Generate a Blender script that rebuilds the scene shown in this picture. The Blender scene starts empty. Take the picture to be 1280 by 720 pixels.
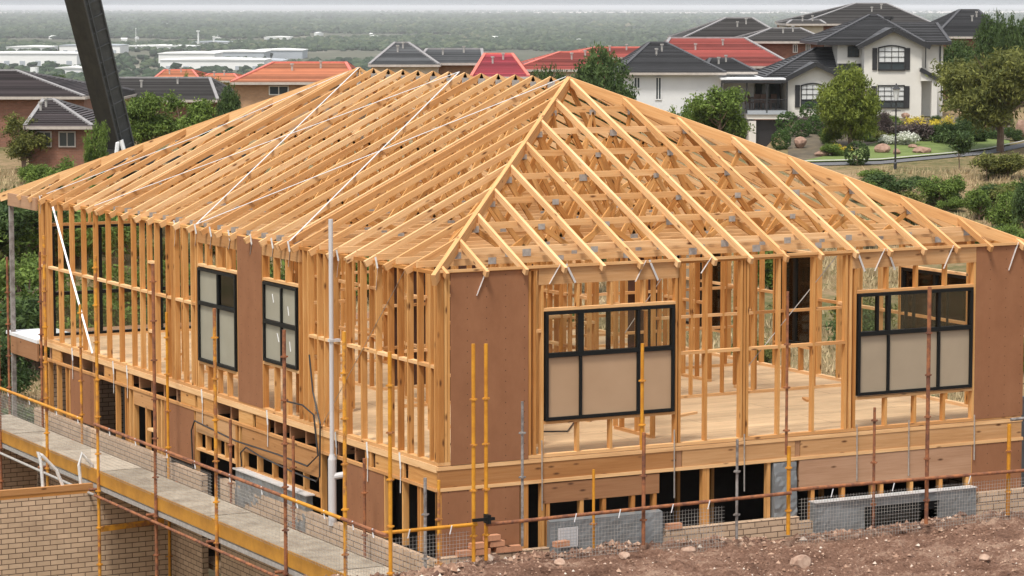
import bpy, math, random
import numpy as np
from mathutils import Vector, Matrix
random.seed(7); rng=np.random.default_rng(11)
S=bpy.context.scene; COL=S.collection
PI=math.pi; V=Vector
# ------------------------------------------------------------------ camera frame (metres, house axes; z=0 is the upper floor)
CAM=V((-17.317,-34.789,6.35)); FOC=3546.0; PITCH=math.radians(5.685)
FH=V((.46894,.88323,0)); RT=V((.88323,-.46894,0)); UPZ=V((0,0,1))
FW=FH*math.cos(PITCH)-UPZ*math.sin(PITCH); UP=FH*math.sin(PITCH)+UPZ*math.cos(PITCH)
def at(px,py,d):
    """point seen at photo pixel px,py at horizontal distance d"""
    r=FW+RT*((px-640)/FOC)+UP*((360-py)/FOC)
    return CAM+r*(d/r.dot(FH))
def loc(lat,d,z=0.0):
    p=CAM+RT*lat+FH*d; return V((p.x,p.y,z))
# ------------------------------------------------------------------ materials
def newmat(name):
    m=bpy.data.materials.new(name); m.use_nodes=True; nt=m.node_tree; nt.nodes.clear()
    out=nt.nodes.new('ShaderNodeOutputMaterial'); b=nt.nodes.new('ShaderNodeBsdfPrincipled')
    nt.links.new(b.outputs[0],out.inputs[0]); return m,nt,b,out
def N(nt,t,**k):
    n=nt.nodes.new(t)
    for a,v in k.items(): setattr(n,a,v)
    return n
def ramp(nt,stops,fac):
    r=N(nt,'ShaderNodeValToRGB'); e=r.color_ramp.elements
    while len(e)<len(stops): e.new(.5)
    for i,(p,c) in enumerate(stops): e[i].position=p; e[i].color=(*c,1)
    nt.links.new(fac,r.inputs[0]); return r.outputs[0]
def noise(nt,vec,scale,detail=4,rough=.6):
    n=N(nt,'ShaderNodeTexNoise'); n.inputs['Scale'].default_value=scale; n.inputs['Detail'].default_value=detail; n.inputs['Roughness'].default_value=rough
    if vec is not None: nt.links.new(vec,n.inputs['Vector'])
    return n.outputs[0]
def mixc(nt,fac,a,b,mode='MIX'):
    m=N(nt,'ShaderNodeMix',data_type='RGBA',blend_type=mode)
    if isinstance(fac,float): m.inputs[0].default_value=fac
    else: nt.links.new(fac,m.inputs[0])
    for s,v in ((m.inputs[6],a),(m.inputs[7],b)):
        if isinstance(v,tuple): s.default_value=(*v,1)
        else: nt.links.new(v,s)
    return m.outputs[2]
def attr(nt,name):
    a=N(nt,'ShaderNodeAttribute'); a.attribute_name=name; return a
def mapping(nt,vec,scale):
    m=N(nt,'ShaderNodeMapping'); m.inputs['Scale'].default_value=scale; nt.links.new(vec,m.inputs[0]); return m.outputs[0]
def bump(nt,b,h,strength=.3,dist=.01):
    n=N(nt,'ShaderNodeBump'); n.inputs['Strength'].default_value=strength; n.inputs['Distance'].default_value=dist
    nt.links.new(h,n.inputs['Height']); nt.links.new(n.outputs[0],b.inputs['Normal'])
def mathn(nt,op,a,b=None):
    m=N(nt,'ShaderNodeMath',operation=op)
    for s,v in ((m.inputs[0],a),(m.inputs[1],b)):
        if v is None: continue
        if isinstance(v,(int,float)): s.default_value=v
        else: nt.links.new(v,s)
    return m.outputs[0]
def wood(name,dark,mid,light,rough=.75,knots=True):
    m,nt,b,o=newmat(name); uv=N(nt,'ShaderNodeUVMap').outputs[0]; r=attr(nt,'rnd').outputs['Fac']
    g=noise(nt,mapping(nt,uv,(1.6,34,1)),1.0,5,.65)
    g2=noise(nt,mapping(nt,uv,(.7,5,1)),1.0,3)
    c=ramp(nt,[(.28,dark),(.5,mid),(.72,light)],mathn(nt,'MULTIPLY_ADD',g,.6) if False else mathn(nt,'ADD',mathn(nt,'MULTIPLY',g,.55),mathn(nt,'MULTIPLY',g2,.45)))
    tint=ramp(nt,[(0,(.74,.62,.50)),(.2,(.90,.83,.74)),(.55,(1.0,.99,.97)),(.8,(1.06,1.10,1.16)),(1,(1.14,1.22,1.36))],r)
    c=mixc(nt,1.0,c,tint,'MULTIPLY')
    if knots:
        vo=N(nt,'ShaderNodeTexVoronoi'); vo.inputs['Scale'].default_value=1.0; nt.links.new(mapping(nt,uv,(2.3,7,1)),vo.inputs['Vector'])
        k=ramp(nt,[(.06,(0,0,0)),(.16,(1,1,1))],vo.outputs['Distance'])
        c=mixc(nt,k,(dark[0]*.35,dark[1]*.3,dark[2]*.3),c)
    nt.links.new(c,b.inputs['Base Color']); b.inputs['Roughness'].default_value=rough; b.inputs['Specular IOR Level'].default_value=.2; bump(nt,b,g,.25,.004); return m
def plain(name,col,rough=.6,metal=0,var=.18,scale=3.0,bmp=.2,spec=.5):
    m,nt,b,o=newmat(name); tc=N(nt,'ShaderNodeTexCoord').outputs['Object']
    n=noise(nt,tc,scale,6,.7)
    c=ramp(nt,[(.3,tuple(x*(1-var) for x in col)),(.7,tuple(min(1,x*(1+var)) for x in col))],n)
    nt.links.new(c,b.inputs['Base Color']); b.inputs['Roughness'].default_value=rough; b.inputs['Metallic'].default_value=metal
    b.inputs['Specular IOR Level'].default_value=spec
    if bmp: bump(nt,b,n,bmp,.01)
    return m
def patchy(name,a,c2,scale=4.0,lo=.42,hi=.58,rough=.7,metal=0,fine=0):
    m,nt,b,o=newmat(name); tc=N(nt,'ShaderNodeTexCoord').outputs['Object']
    n=noise(nt,tc,scale,8,.7); c=ramp(nt,[(lo,a),(hi,c2)],n)
    nt.links.new(c,b.inputs['Base Color']); b.inputs['Roughness'].default_value=rough; b.inputs['Metallic'].default_value=metal
    bump(nt,b,n,.3,.005); return m
M={}
M['wood']=wood('pine_timber',(.35,.155,.047),(.53,.265,.085),(.65,.385,.155))
M['wood_edge']=wood('pale_pine',(.47,.24,.10),(.65,.385,.175),(.77,.52,.28))
M['lvl']=wood('laminated_beam',(.33,.16,.06),(.45,.24,.10),(.53,.31,.15))
def hbm():
    m,nt,b,o=newmat('brown_hardboard'); uv=N(nt,'ShaderNodeUVMap').outputs[0]
    n=noise(nt,mapping(nt,uv,(1.7,1.0,1)),1.6,8,.72); c=ramp(nt,[(.3,(.235,.105,.052)),(.7,(.295,.138,.070))],n)
    sp=N(nt,'ShaderNodeSeparateXYZ'); nt.links.new(uv,sp.inputs[0])
    fx=mathn(nt,'ABSOLUTE',mathn(nt,'SUBTRACT',mathn(nt,'FRACT',mathn(nt,'MULTIPLY',sp.outputs[0],1/.30)),.5)); fy=mathn(nt,'ABSOLUTE',mathn(nt,'SUBTRACT',mathn(nt,'FRACT',mathn(nt,'MULTIPLY',sp.outputs[1],1/.15)),.5))
    dot=mathn(nt,'MULTIPLY',mathn(nt,'LESS_THAN',fx,.022),mathn(nt,'LESS_THAN',fy,.045))
    c=mixc(nt,dot,c,(.06,.03,.02)); nt.links.new(c,b.inputs['Base Color']); b.inputs['Roughness'].default_value=.85; b.inputs['Specular IOR Level'].default_value=.12; bump(nt,b,n,.1,.003); return m
M['hardboard']=hbm()
M['ply']=wood('plywood_board',(.27,.14,.07),(.36,.20,.11),(.42,.25,.145))
M['black']=plain('black_window_frame',(.008,.009,.009),.5,var=.1,spec=.2)
M['galv']=plain('galvanised_steel',(.40,.38,.35),.6,.35,var=.25,scale=14)
M['strap']=plain('bright_metal_strap',(.72,.72,.71),.4,.35,var=.12,scale=9)
M['yellow']=patchy('yellow_scaffold_paint',(.42,.16,.008),(.58,.26,.012),6,.35,.6,.55)
M['rust']=patchy('rusty_scaffold_tube',(.13,.05,.028),(.32,.12,.045),7,.4,.6,.85)
M['rusty_yellow']=patchy('worn_yellow_tube',(.26,.10,.04),(.60,.27,.02),5,.4,.55,.7)
M['grey_tube']=patchy('grey_scaffold_tube',(.16,.14,.13),(.34,.32,.30),8,.4,.6,.6,.3)
M['toe']=patchy('yellow_toe_board',(.36,.16,.015),(.50,.235,.025),3,.35,.65,.6)
M['plank']=patchy('weathered_deck_board',(.28,.25,.21),(.46,.42,.35),2.2,.3,.7,.8)
M['white']=plain('white_pvc',(.50,.49,.49),.4,var=.05)
M['fascia_white']=plain('pale_sheet',(.7,.71,.72),.5,var=.08)
M['hose']=plain('black_hose',(.02,.018,.018),.5)
M['shade_dark']=plain('painted_shade',(.03,.026,.022),.9,var=.3)  # near-black colour standing in for shade inside openings
M['brownboard']=plain('dark_brown_board',(.07,.03,.018),.8,var=.2)
def filmm():
    m,nt,b,o=newmat('frosted_film'); tc=N(nt,'ShaderNodeTexCoord').outputs['Object']
    c=ramp(nt,[(.3,(.28,.265,.205)),(.7,(.33,.315,.25))],noise(nt,tc,1.6,3))
    nt.links.new(c,b.inputs['Base Color']); b.inputs['Roughness'].default_value=.45; return m
M['film']=filmm()
def filmw():
    m,nt,b,o=newmat('beige_film'); tc=N(nt,'ShaderNodeTexCoord').outputs['Object']
    c=ramp(nt,[(.3,(.37,.24,.14)),(.7,(.42,.28,.17))],noise(nt,tc,1.2,3))
    nt.links.new(c,b.inputs['Base Color']); b.inputs['Roughness'].default_value=.45; return m
M['film_warm']=filmw(); M['film_mid']=plain('taupe_film',(.33,.265,.185),.45,var=.06,scale=1.3,bmp=0)
def glassm():
    m,nt,b,o=newmat('clear_glass'); b.inputs['Base Color'].default_value=(.9,.93,.92,1); b.inputs['Roughness'].default_value=.02
    t=N(nt,'ShaderNodeBsdfTransparent'); t.inputs[0].default_value=(.86,.88,.86,1); g=N(nt,'ShaderNodeBsdfGlossy'); g.inputs['Roughness'].default_value=.03
    f=N(nt,'ShaderNodeFresnel'); f.inputs[0].default_value=1.5; mx=N(nt,'ShaderNodeMixShader')
    nt.links.new(f.outputs[0],mx.inputs[0]); nt.links.new(t.outputs[0],mx.inputs[1]); nt.links.new(g.outputs[0],mx.inputs[2]); nt.links.new(mx.outputs[0],o.inputs[0]); return m
M['glass']=glassm()
def darkglass():
    m,nt,b,o=newmat('house_glass'); b.inputs['Base Color'].default_value=(.05,.06,.065,1); b.inputs['Roughness'].default_value=.12; return m
M['dglass']=darkglass()
M['curtain']=plain('net_curtain',(.55,.56,.55),.7,var=.12,scale=5)
def wrapm():
    m,nt,b,o=newmat('grey_plastic_wrap'); tc=N(nt,'ShaderNodeTexCoord').outputs['Object']
    n=noise(nt,mapping(nt,tc,(1.2,1.2,.7)),2.2,7,.65); c=ramp(nt,[(.3,(.13,.14,.14)),(.6,(.20,.21,.215)),(.85,(.30,.315,.32))],n)
    nt.links.new(c,b.inputs['Base Color']); b.inputs['Roughness'].default_value=.3; bump(nt,b,n,.35,.02); return m
M['wrap']=wrapm()
def plankm():
    m,nt,b,o=newmat('weathered_deck_board'); tc=N(nt,'ShaderNodeTexCoord').outputs['Object']; oi=N(nt,'ShaderNodeObjectInfo').outputs['Random']
    n=noise(nt,tc,3.0,9,.75); c=ramp(nt,[(.32,(.22,.175,.13)),(.5,(.38,.33,.26)),(.7,(.50,.45,.37))],n)
    c=mixc(nt,1.0,c,ramp(nt,[(0,(.72,.70,.66)),(1,(1.12,1.1,1.08))],oi),'MULTIPLY'); nt.links.new(c,b.inputs['Base Color']); b.inputs['Roughness'].default_value=.85; bump(nt,b,n,.3,.006); return m
M['plank']=plankm()
def brickm(name,c1,c2,mort,uvs=1.0):
    m,nt,b,o=newmat(name); uv=N(nt,'ShaderNodeUVMap').outputs[0]
    bt=N(nt,'ShaderNodeTexBrick'); nt.links.new(uv,bt.inputs['Vector']); bt.inputs['Scale'].default_value=uvs
    bt.inputs['Brick Width'].default_value=.24; bt.inputs['Row Height'].default_value=.086; bt.inputs['Mortar Size'].default_value=.007; bt.inputs['Mortar Smooth'].default_value=.1
    bt.inputs['Color1'].default_value=(*c1,1); bt.inputs['Color2'].default_value=(*c2,1); bt.inputs['Mortar'].default_value=(*mort,1); bt.inputs['Bias'].default_value=0
    n=noise(nt,uv,1.3,8,.7); c=mixc(nt,1.0,bt.outputs[0],ramp(nt,[(.3,(.78,.76,.73)),(.7,(1.12,1.1,1.07))],n),'MULTIPLY')
    nt.links.new(c,b.inputs['Base Color']); b.inputs['Roughness'].default_value=.85
    bump(nt,b,mathn(nt,'SUBTRACT',mathn(nt,'MULTIPLY',n,.3),bt.outputs['Fac']),.6,.008); return m
M['brick']=brickm('cream_brick',(.56,.41,.285),(.46,.33,.225),(.13,.085,.055))
M['brick_red']=brickm('red_brick',(.26,.115,.075),(.20,.09,.06),(.22,.16,.12))
M['brick_tan']=brickm('tan_brick',(.42,.25,.14),(.36,.21,.12),(.35,.28,.2))
M['lbrick']=plain('orange_brick',(.46,.22,.12),.85,var=.2,scale=8)
def floorm():
    m,nt,b,o=newmat('particleboard_floor'); uv=N(nt,'ShaderNodeTexCoord').outputs['Object']
    bt=N(nt,'ShaderNodeTexBrick'); nt.links.new(uv,bt.inputs['Vector']); bt.inputs['Scale'].default_value=1; bt.inputs['Brick Width'].default_value=3.6; bt.inputs['Row Height'].default_value=.9; bt.inputs['Mortar Size'].default_value=.006
    bt.inputs['Color1'].default_value=(.59,.425,.25,1); bt.inputs['Color2'].default_value=(.52,.375,.22,1); bt.inputs['Mortar'].default_value=(.2,.13,.08,1)
    n=noise(nt,mapping(nt,uv,(.5,2.2,1)),1.2,8,.7)
    c=mixc(nt,1.0,bt.outputs[0],ramp(nt,[(.3,(.72,.70,.68)),(.62,(1.12,1.1,1.08))],n),'MULTIPLY')
    nt.links.new(c,b.inputs['Base Color']); b.inputs['Roughness'].default_value=.8; return m
M['floor']=floorm()
def tilem(name,c):
    m,nt,b,o=newmat(name); r=attr(nt,'rnd').outputs['Fac']; tc=N(nt,'ShaderNodeTexCoord').outputs['Object']
    n=noise(nt,tc,1.1,6,.7)
    k=ramp(nt,[(.15,tuple(x*.55 for x in c)),(.85,tuple(min(1,x*1.4) for x in c))],mathn(nt,'ADD',mathn(nt,'MULTIPLY',r,.7),mathn(nt,'MULTIPLY',n,.3)))
    nt.links.new(k,b.inputs['Base Color']); b.inputs['Roughness'].default_value=.6; return m
M['t_dark']=tilem('charcoal_tiles',(.052,.052,.055)); M['t_grey']=tilem('grey_tiles',(.135,.14,.145)); M['t_brown']=tilem('brown_grey_tiles',(.075,.062,.064)); M['t_mid']=tilem('weathered_tiles',(.085,.08,.078))
M['t_red']=tilem('red_tiles',(.33,.10,.085)); M['t_pink']=tilem('crimson_tiles',(.36,.07,.09)); M['t_orange']=tilem('terracotta_tiles',(.47,.22,.13))
M['cap']=plain('ridge_cap',(.25,.24,.24),.7); M['capr']=plain('red_ridge_cap',(.55,.15,.11),.7); M['capd']=plain('dark_ridge_cap',(.06,.06,.065),.7)
M['render_white']=plain('white_render',(.60,.58,.53),.85,var=.06,scale=.8); M['render_cool']=plain('white_painted_wall',(.60,.61,.61),.85,var=.05,scale=.6)
M['render_cream']=plain('cream_render',(.62,.55,.42),.85,var=.08)
M['gutter']=plain('gutter_metal',(.40,.36,.32),.6); M['blackpaint']=plain('black_paint',(.02,.02,.022),.5)
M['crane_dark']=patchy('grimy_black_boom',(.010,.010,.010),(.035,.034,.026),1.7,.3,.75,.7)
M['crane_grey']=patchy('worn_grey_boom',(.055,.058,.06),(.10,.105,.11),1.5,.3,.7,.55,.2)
M['bark']=patchy('tree_bark',(.10,.06,.04),(.24,.17,.12),5,.4,.6,.9)
def leafm(name,d,l,y=None):
    m,nt,b,o=newmat(name); r=attr(nt,'rnd').outputs['Fac']
    c=ramp(nt,[(0,d),(.6,l),(1,y or tuple(x*1.35 for x in l))],r)
    nt.links.new(c,b.inputs['Base Color']); b.inputs['Roughness'].default_value=.7; b.inputs['Specular IOR Level'].default_value=.25
    t=N(nt,'ShaderNodeBsdfTranslucent'); nt.links.new(c,t.inputs[0]); mx=N(nt,'ShaderNodeMixShader'); mx.inputs[0].default_value=.25
    nt.links.new(b.outputs[0],mx.inputs[1]); nt.links.new(t.outputs[0],mx.inputs[2]); nt.links.new(mx.outputs[0],o.inputs[0]); return m
M['leaf']=leafm('bright_green_leaves',(0.065,0.109,0.022),(0.147,0.210,0.042)); M['leaf_dark']=leafm('dark_green_leaves',(0.032,0.061,0.020),(0.077,0.119,0.035))
M['leaf_olive']=leafm('olive_leaves',(0.065,0.080,0.020),(0.161,0.168,0.042)); M['leaf_wattle']=leafm('wattle_leaves',(0.072,0.102,0.017),(0.182,0.217,0.035))
M['leaf_yellow']=leafm('yellow_leaves',(.38,.30,.03),(.62,.50,.06)); M['leaf_purple']=leafm('purple_grey_leaves',(.07,.05,.05),(.14,.11,.10)); M['leaf_clip']=leafm('clipped_leaves',(0.043,0.080,0.022),(0.084,0.147,0.039))
M['flower']=leafm('white_flowers',(.3,.35,.2),(.8,.8,.75)); M['drygrass']=leafm('dry_grass_blades',(.30,.22,.12),(.46,.37,.22))
M['rock']=patchy('pink_rock',(.20,.115,.08),(.36,.235,.175),2.5,.35,.65,.9)
M['stone']=patchy('dirt_stone',(.28,.17,.12),(.50,.36,.27),6,.35,.7,.9)
def dirtm():
    m,nt,b,o=newmat('bare_dirt'); tc=N(nt,'ShaderNodeTexCoord').outputs['Object']
    n=noise(nt,mapping(nt,tc,(1,1.9,1)),1.1,9,.75); f=noise(nt,tc,22,5,.75)
    c=ramp(nt,[(.36,(.095,.048,.032)),(.5,(.27,.155,.108)),(.60,(.46,.31,.225))],mathn(nt,'ADD',mathn(nt,'MULTIPLY',n,.62),mathn(nt,'MULTIPLY',f,.38)))
    nt.links.new(c,b.inputs['Base Color']); b.inputs['Roughness'].default_value=.95; b.inputs['Specular IOR Level'].default_value=.1; bump(nt,b,f,1.0,.08); return m
M['dirt']=dirtm()
def terrm():
    m,nt,b,o=newmat('hill_and_plain'); g=N(nt,'ShaderNodeNewGeometry').outputs['Position']
    n=noise(nt,g,.11,9,.7); f=noise(nt,g,1.7,7,.75)
    s=mathn(nt,'ADD',mathn(nt,'MULTIPLY',n,.55),mathn(nt,'MULTIPLY',f,.45))
    near=ramp(nt,[(.37,(.06,.07,.025)),(.46,(.14,.12,.055)),(.55,(.25,.175,.10)),(.68,(.35,.25,.155))],s)
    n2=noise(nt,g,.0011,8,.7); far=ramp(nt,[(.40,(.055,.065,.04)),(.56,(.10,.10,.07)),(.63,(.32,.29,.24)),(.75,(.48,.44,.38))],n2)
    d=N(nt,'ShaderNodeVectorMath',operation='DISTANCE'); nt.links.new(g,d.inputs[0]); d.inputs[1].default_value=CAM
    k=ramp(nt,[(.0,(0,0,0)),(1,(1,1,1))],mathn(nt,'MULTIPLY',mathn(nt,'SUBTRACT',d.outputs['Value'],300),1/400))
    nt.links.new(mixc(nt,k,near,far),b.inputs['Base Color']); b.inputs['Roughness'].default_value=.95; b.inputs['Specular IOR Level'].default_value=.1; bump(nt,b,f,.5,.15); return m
M['terrain']=terrm()
def lawnm():
    m,nt,b,o=newmat('lawn'); g=N(nt,'ShaderNodeNewGeometry').outputs['Position']
    c=ramp(nt,[(.35,(.085,.125,.025)),(.65,(.15,.195,.045))],noise(nt,g,.7,8,.8)); nt.links.new(c,b.inputs['Base Color']); b.inputs['Roughness'].default_value=.9; return m
M['lawn']=lawnm()
M['mulch']=patchy('garden_soil',(.05,.04,.025),(.13,.10,.06),1.2,.35,.65,.95); M['asphalt']=plain('asphalt',(.11,.11,.115),.9,var=.15); M['kerb']=plain('concrete_kerb',(.40,.38,.35),.85); M['salt']=patchy('salt_pan',(.55,.46,.40),(.72,.66,.60),.0012,.4,.6,.9)
def woodsm():
    m,nt,b,o=newmat('far_woodland'); r=attr(nt,'rnd').outputs['Fac']
    c=ramp(nt,[(0,(.014,.026,.014)),(.5,(.035,.058,.030)),(.85,(.075,.098,.05)),(1,(.17,.15,.10))],r)
    nt.links.new(c,b.inputs['Base Color']); b.inputs['Roughness'].default_value=.9; b.inputs['Specular IOR Level'].default_value=.1; return m
M['woods']=woodsm()
M['ware_white']=plain('pale_cladding',(.72,.72,.70),.6,var=.05,scale=.05); M['ware_grey']=plain('grey_cladding',(.33,.36,.39),.6,var=.08,scale=.05)
M['brown_metal']=plain('brown_metal',(.12,.07,.05),.5)
# ------------------------------------------------------------------ mesh builder
class MB:
    def __init__(s): s.v=[];s.f=[];s.r=[];s.uv=[];s.m=[];s.mi=0
    def face(s,pts,uvs=None,r=.5):
        i=len(s.v); s.v.extend([tuple(p) for p in pts]); s.f.append(tuple(range(i,i+len(pts)))); s.r.append(r); s.m.append(s.mi)
        s.uv.extend(uvs if uvs else [(p[0]+p[1],p[2]) for p in pts]); return s
    def beam(s,p0,p1,w,h,up=(0,0,1),r=None,uv=None):
        """box from p0 to p1, w wide sideways, h deep along up, centred"""
        p0=V(p0);p1=V(p1);a=p1-p0;L=a.length
        if L<1e-6:return s
        a/=L;up=V(up)
        if abs(a.dot(up))>.98: up=V((0,1,0)) if abs(a.y)<.9 else V((1,0,0))
        sd=a.cross(up).normalized();u=sd.cross(a).normalized();r=random.random() if r is None else r
        ox=random.random()*50;oy=random.random()*50
        c=[(-w/2,-h/2),(w/2,-h/2),(w/2,h/2),(-w/2,h/2)]
        A=[p0+sd*x+u*y for x,y in c];B=[p1+sd*x+u*y for x,y in c]
        per=[0,w,w+h,2*w+h,2*w+2*h]
        for k in range(4):
            j=(k+1)%4
            s.face([A[k],A[j],B[j],B[k]],[(ox,oy+per[k]),(ox,oy+per[k+1]),(ox+L,oy+per[k+1]),(ox+L,oy+per[k])],r)
        s.face(A[::-1],[(ox,oy)]*4,r);s.face(B,[(ox+L,oy)]*4,r);return s
    def box(s,x0,x1,y0,y1,z0,z1,r=None):
        r=random.random() if r is None else r
        X=(x0,x1);Y=(y0,y1);Z=(z0,z1)
        P=lambda i,j,k:(X[i],Y[j],Z[k])
        q=[((0,0,0),(1,0,0),(1,0,1),(0,0,1)),((1,0,0),(1,1,0),(1,1,1),(1,0,1)),((1,1,0),(0,1,0),(0,1,1),(1,1,1)),((0,1,0),(0,0,0),(0,0,1),(0,1,1)),((0,0,1),(1,0,1),(1,1,1),(0,1,1)),((0,1,0),(1,1,0),(1,0,0),(0,0,0))]
        dm=(abs(x1-x0),abs(y1-y0),abs(z1-z0)); la=dm.index(max(dm)); thin=sorted(dm)[1]<.3; ox=random.random()*40; oy=random.random()*40; oa=[k for k in range(3) if k!=la]
        for n,f in enumerate(q):
            pts=[P(*c) for c in f]
            if thin: s.face(pts,[(p[la]+ox,p[oa[0]]+p[oa[1]]+oy) for p in pts],r); continue
            uv=[((p[0] if n in(0,2) else p[1]),p[2]) for p in pts] if n<4 else [(p[0],p[1]) for p in pts]
            s.face(pts,uv,r)
        return s
    def tube(s,pts,rad,n=8,r=None,cap=True):
        pts=[V(p) for p in pts];r=random.random() if r is None else r
        rads=rad if isinstance(rad,(list,tuple)) else [rad]*len(pts)
        rings=[];pu=None
        for i,p in enumerate(pts):
            a=(pts[min(i+1,len(pts)-1)]-pts[max(i-1,0)]).normalized()
            if pu is None: pu=a.orthogonal().normalized()
            sd=a.cross(pu)
            if sd.length<1e-4: sd=a.orthogonal()
            sd.normalize();pu=sd.cross(a).normalized()
            rings.append([p+(sd*math.cos(2*PI*k/n)+pu*math.sin(2*PI*k/n))*rads[i] for k in range(n)])
        for i in range(len(rings)-1):
            for k in range(n):
                j=(k+1)%n; s.face([rings[i][k],rings[i][j],rings[i+1][j],rings[i+1][k]],None,r)
        if cap: s.face(rings[0],None,r);s.face(rings[-1][::-1],None,r)
        return s
    def prism(s,poly,axis,a0,a1,r=.5):
        """polygon given in the two other axes, extruded along axis a0..a1"""
        def P(p,a):
            q=list(p); q.insert(axis,a); return tuple(q)
        s.face([P(p,a0) for p in poly],[tuple(p) for p in poly],r);s.face([P(p,a1) for p in poly][::-1],[tuple(p) for p in poly][::-1],r)
        n=len(poly)
        for i in range(n):
            j=(i+1)%n; s.face([P(poly[i],a0),P(poly[i],a1),P(poly[j],a1),P(poly[j],a0)],None,r)
        return s
    def xf(s,mat):
        s.v=[tuple(mat@V(p)) for p in s.v]; return s
    def build(s,name,mat,parent=None,smooth=False):
        me=bpy.data.meshes.new(name); me.from_pydata(s.v,[],s.f)
        mats=mat if isinstance(mat,list) else [mat]
        for mm in mats: me.materials.append(mm)
        uvl=me.uv_layers.new(name='UVMap'); uvl.data.foreach_set('uv',np.array(s.uv,dtype=np.float32).ravel())
        a=me.attributes.new('rnd','FLOAT','FACE'); a.data.foreach_set('value',np.array(s.r,dtype=np.float32))
        me.polygons.foreach_set('material_index',s.m)
        if smooth: me.polygons.foreach_set('use_smooth',[True]*len(s.f))
        me.update(); o=bpy.data.objects.new(name,me); COL.objects.link(o)
        if parent is not None: o.parent=parent; o.matrix_parent_inverse=world(parent).inverted()
        return o
def world(o):
    m=Matrix.LocRotScale(o.location,o.rotation_euler,o.scale)
    return world(o.parent)@o.matrix_parent_inverse@m if o.parent else m
def tag(o,label=None,cat=None,group=None,kind=None):
    for k,v in (('label',label),('category',cat),('group',group),('kind',kind)):
        if v: o[k]=v
    return o
def empty(name,p,label=None,cat=None,group=None,rz=0,parent=None):
    o=bpy.data.objects.new(name,None); COL.objects.link(o); o.location=p; o.rotation_euler=(0,0,rz); o.empty_display_size=.3
    if parent is not None: o.parent=parent; o.matrix_parent_inverse=world(parent).inverted()
    return tag(o,label,cat,group)
def copy_tree(o,parent=None):
    c=o.copy(); COL.objects.link(c)
    if parent is not None: c.parent=parent
    for ch in [x for x in bpy.data.objects if x.parent==o]: copy_tree(ch,c)
    return c
def npmesh(name,verts,faces,mat,rnd=None,parent=None,smooth=False):
    """faces: (n,k) int array"""
    me=bpy.data.meshes.new(name); n,k=faces.shape
    me.vertices.add(len(verts)); me.vertices.foreach_set('co',verts.astype(np.float32).ravel())
    me.loops.add(n*k); me.loops.foreach_set('vertex_index',faces.astype(np.int32).ravel())
    me.polygons.add(n); me.polygons.foreach_set('loop_start',np.arange(0,n*k,k,dtype=np.int32)); me.polygons.foreach_set('loop_total',np.full(n,k,dtype=np.int32))
    me.materials.append(mat)
    if rnd is not None: a=me.attributes.new('rnd','FLOAT','FACE'); a.data.foreach_set('value',rnd.astype(np.float32))
    if smooth: me.polygons.foreach_set('use_smooth',np.ones(n,dtype=bool))
    me.update(calc_edges=True); me.validate(); o=bpy.data.objects.new(name,me); COL.objects.link(o)
    if parent is not None: o.parent=parent; o.matrix_parent_inverse=world(parent).inverted()
    return o

# ================================================================== THE TIMBER HOUSE
W=10.1; L=18.8; LW=17.1            # width, roof length, length of the walled part
ZP=2.70                            # top of wall plates
SL=.485; Z0=2.75; AP=5.05; Y1=5.38; Y2=L-5.38
def roofz(x,y): return Z0+SL*max(-.2,min(x,W-x,y*AP/Y1,(L-y)*AP/Y1))
house=empty('timber_frame_house',(0,0,0),'two storey pine timber house frame under construction with open hip roof trusses','house frame')
NST=[0]
def stud(wall,x0,x1,y0,y1,z0,z1,name='stud'):
    MB().box(x0,x1,y0,y1,z0,z1).build(name,M['wood'],wall)
T=.090
# floor
MB().box(.02,W-.02,.02,LW-.02,-.06,0).build('floor_sheet',M['floor'],house)
wl=empty('wall_frame',(0,8,0),parent=house); tag(wl,'long left upper wall frame of open pine studs')
wf=empty('wall_frame',(5,0,0),parent=house); tag(wf,'front upper wall frame with two big windows')
wb=empty('wall_frame',(W,8,0),parent=house); tag(wb,'rear upper wall frame seen through the studs')
we=empty('wall_frame',(5,LW,0),parent=house); tag(we,'far end upper wall frame')
# left wall: studs at Y
def zt(y): return ZP-.045
SY=.038
left_st=[.00,.045,.095,.24,.62,.95,1.26,1.58,1.98,2.50,3.02,3.50,3.80,4.05,4.40,4.58,4.74,6.16,7.18,8.90,9.0,9.20,9.56,9.95,10.0,10.05,10.10,10.35,10.88,11.24,11.60,12.02,12.66,13.31,13.98,14.62,15.27,15.92,16.55,16.62,17.02]
for y in left_st: stud(wl,0,T,y,y+SY,.045,ZP-.045)
for (a,b) in ((0,6.0),(6.0,12.0),(12.0,LW)):
    MB().box(0,T,a,b-.004,0,.045).build('bottom_plate',M['wood_edge'],wl); MB().box(0,T,a,b-.004,ZP-.045,ZP).build('top_plate',M['wood'],wl)
def nog_y(wall,x0,x1,ys,z,name='nogging'):
    for a,b in zip(ys[:-1],ys[1:]):
        if b-a>.12: MB().box(x0,x1,a+SY+.001,b-.001,z-.0225,z+.0225).build(name,M['wood_edge'],wall)
nog_y(wl,.0,T,[y for y in left_st if y<4.5],1.37)
nog_y(wl,.0,T,[y for y in left_st if y>8.85],1.42)
nog_y(wl,.0,T,[10.88,11.24],1.95); nog_y(wl,.0,T,[10.88,11.24],.75)
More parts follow.
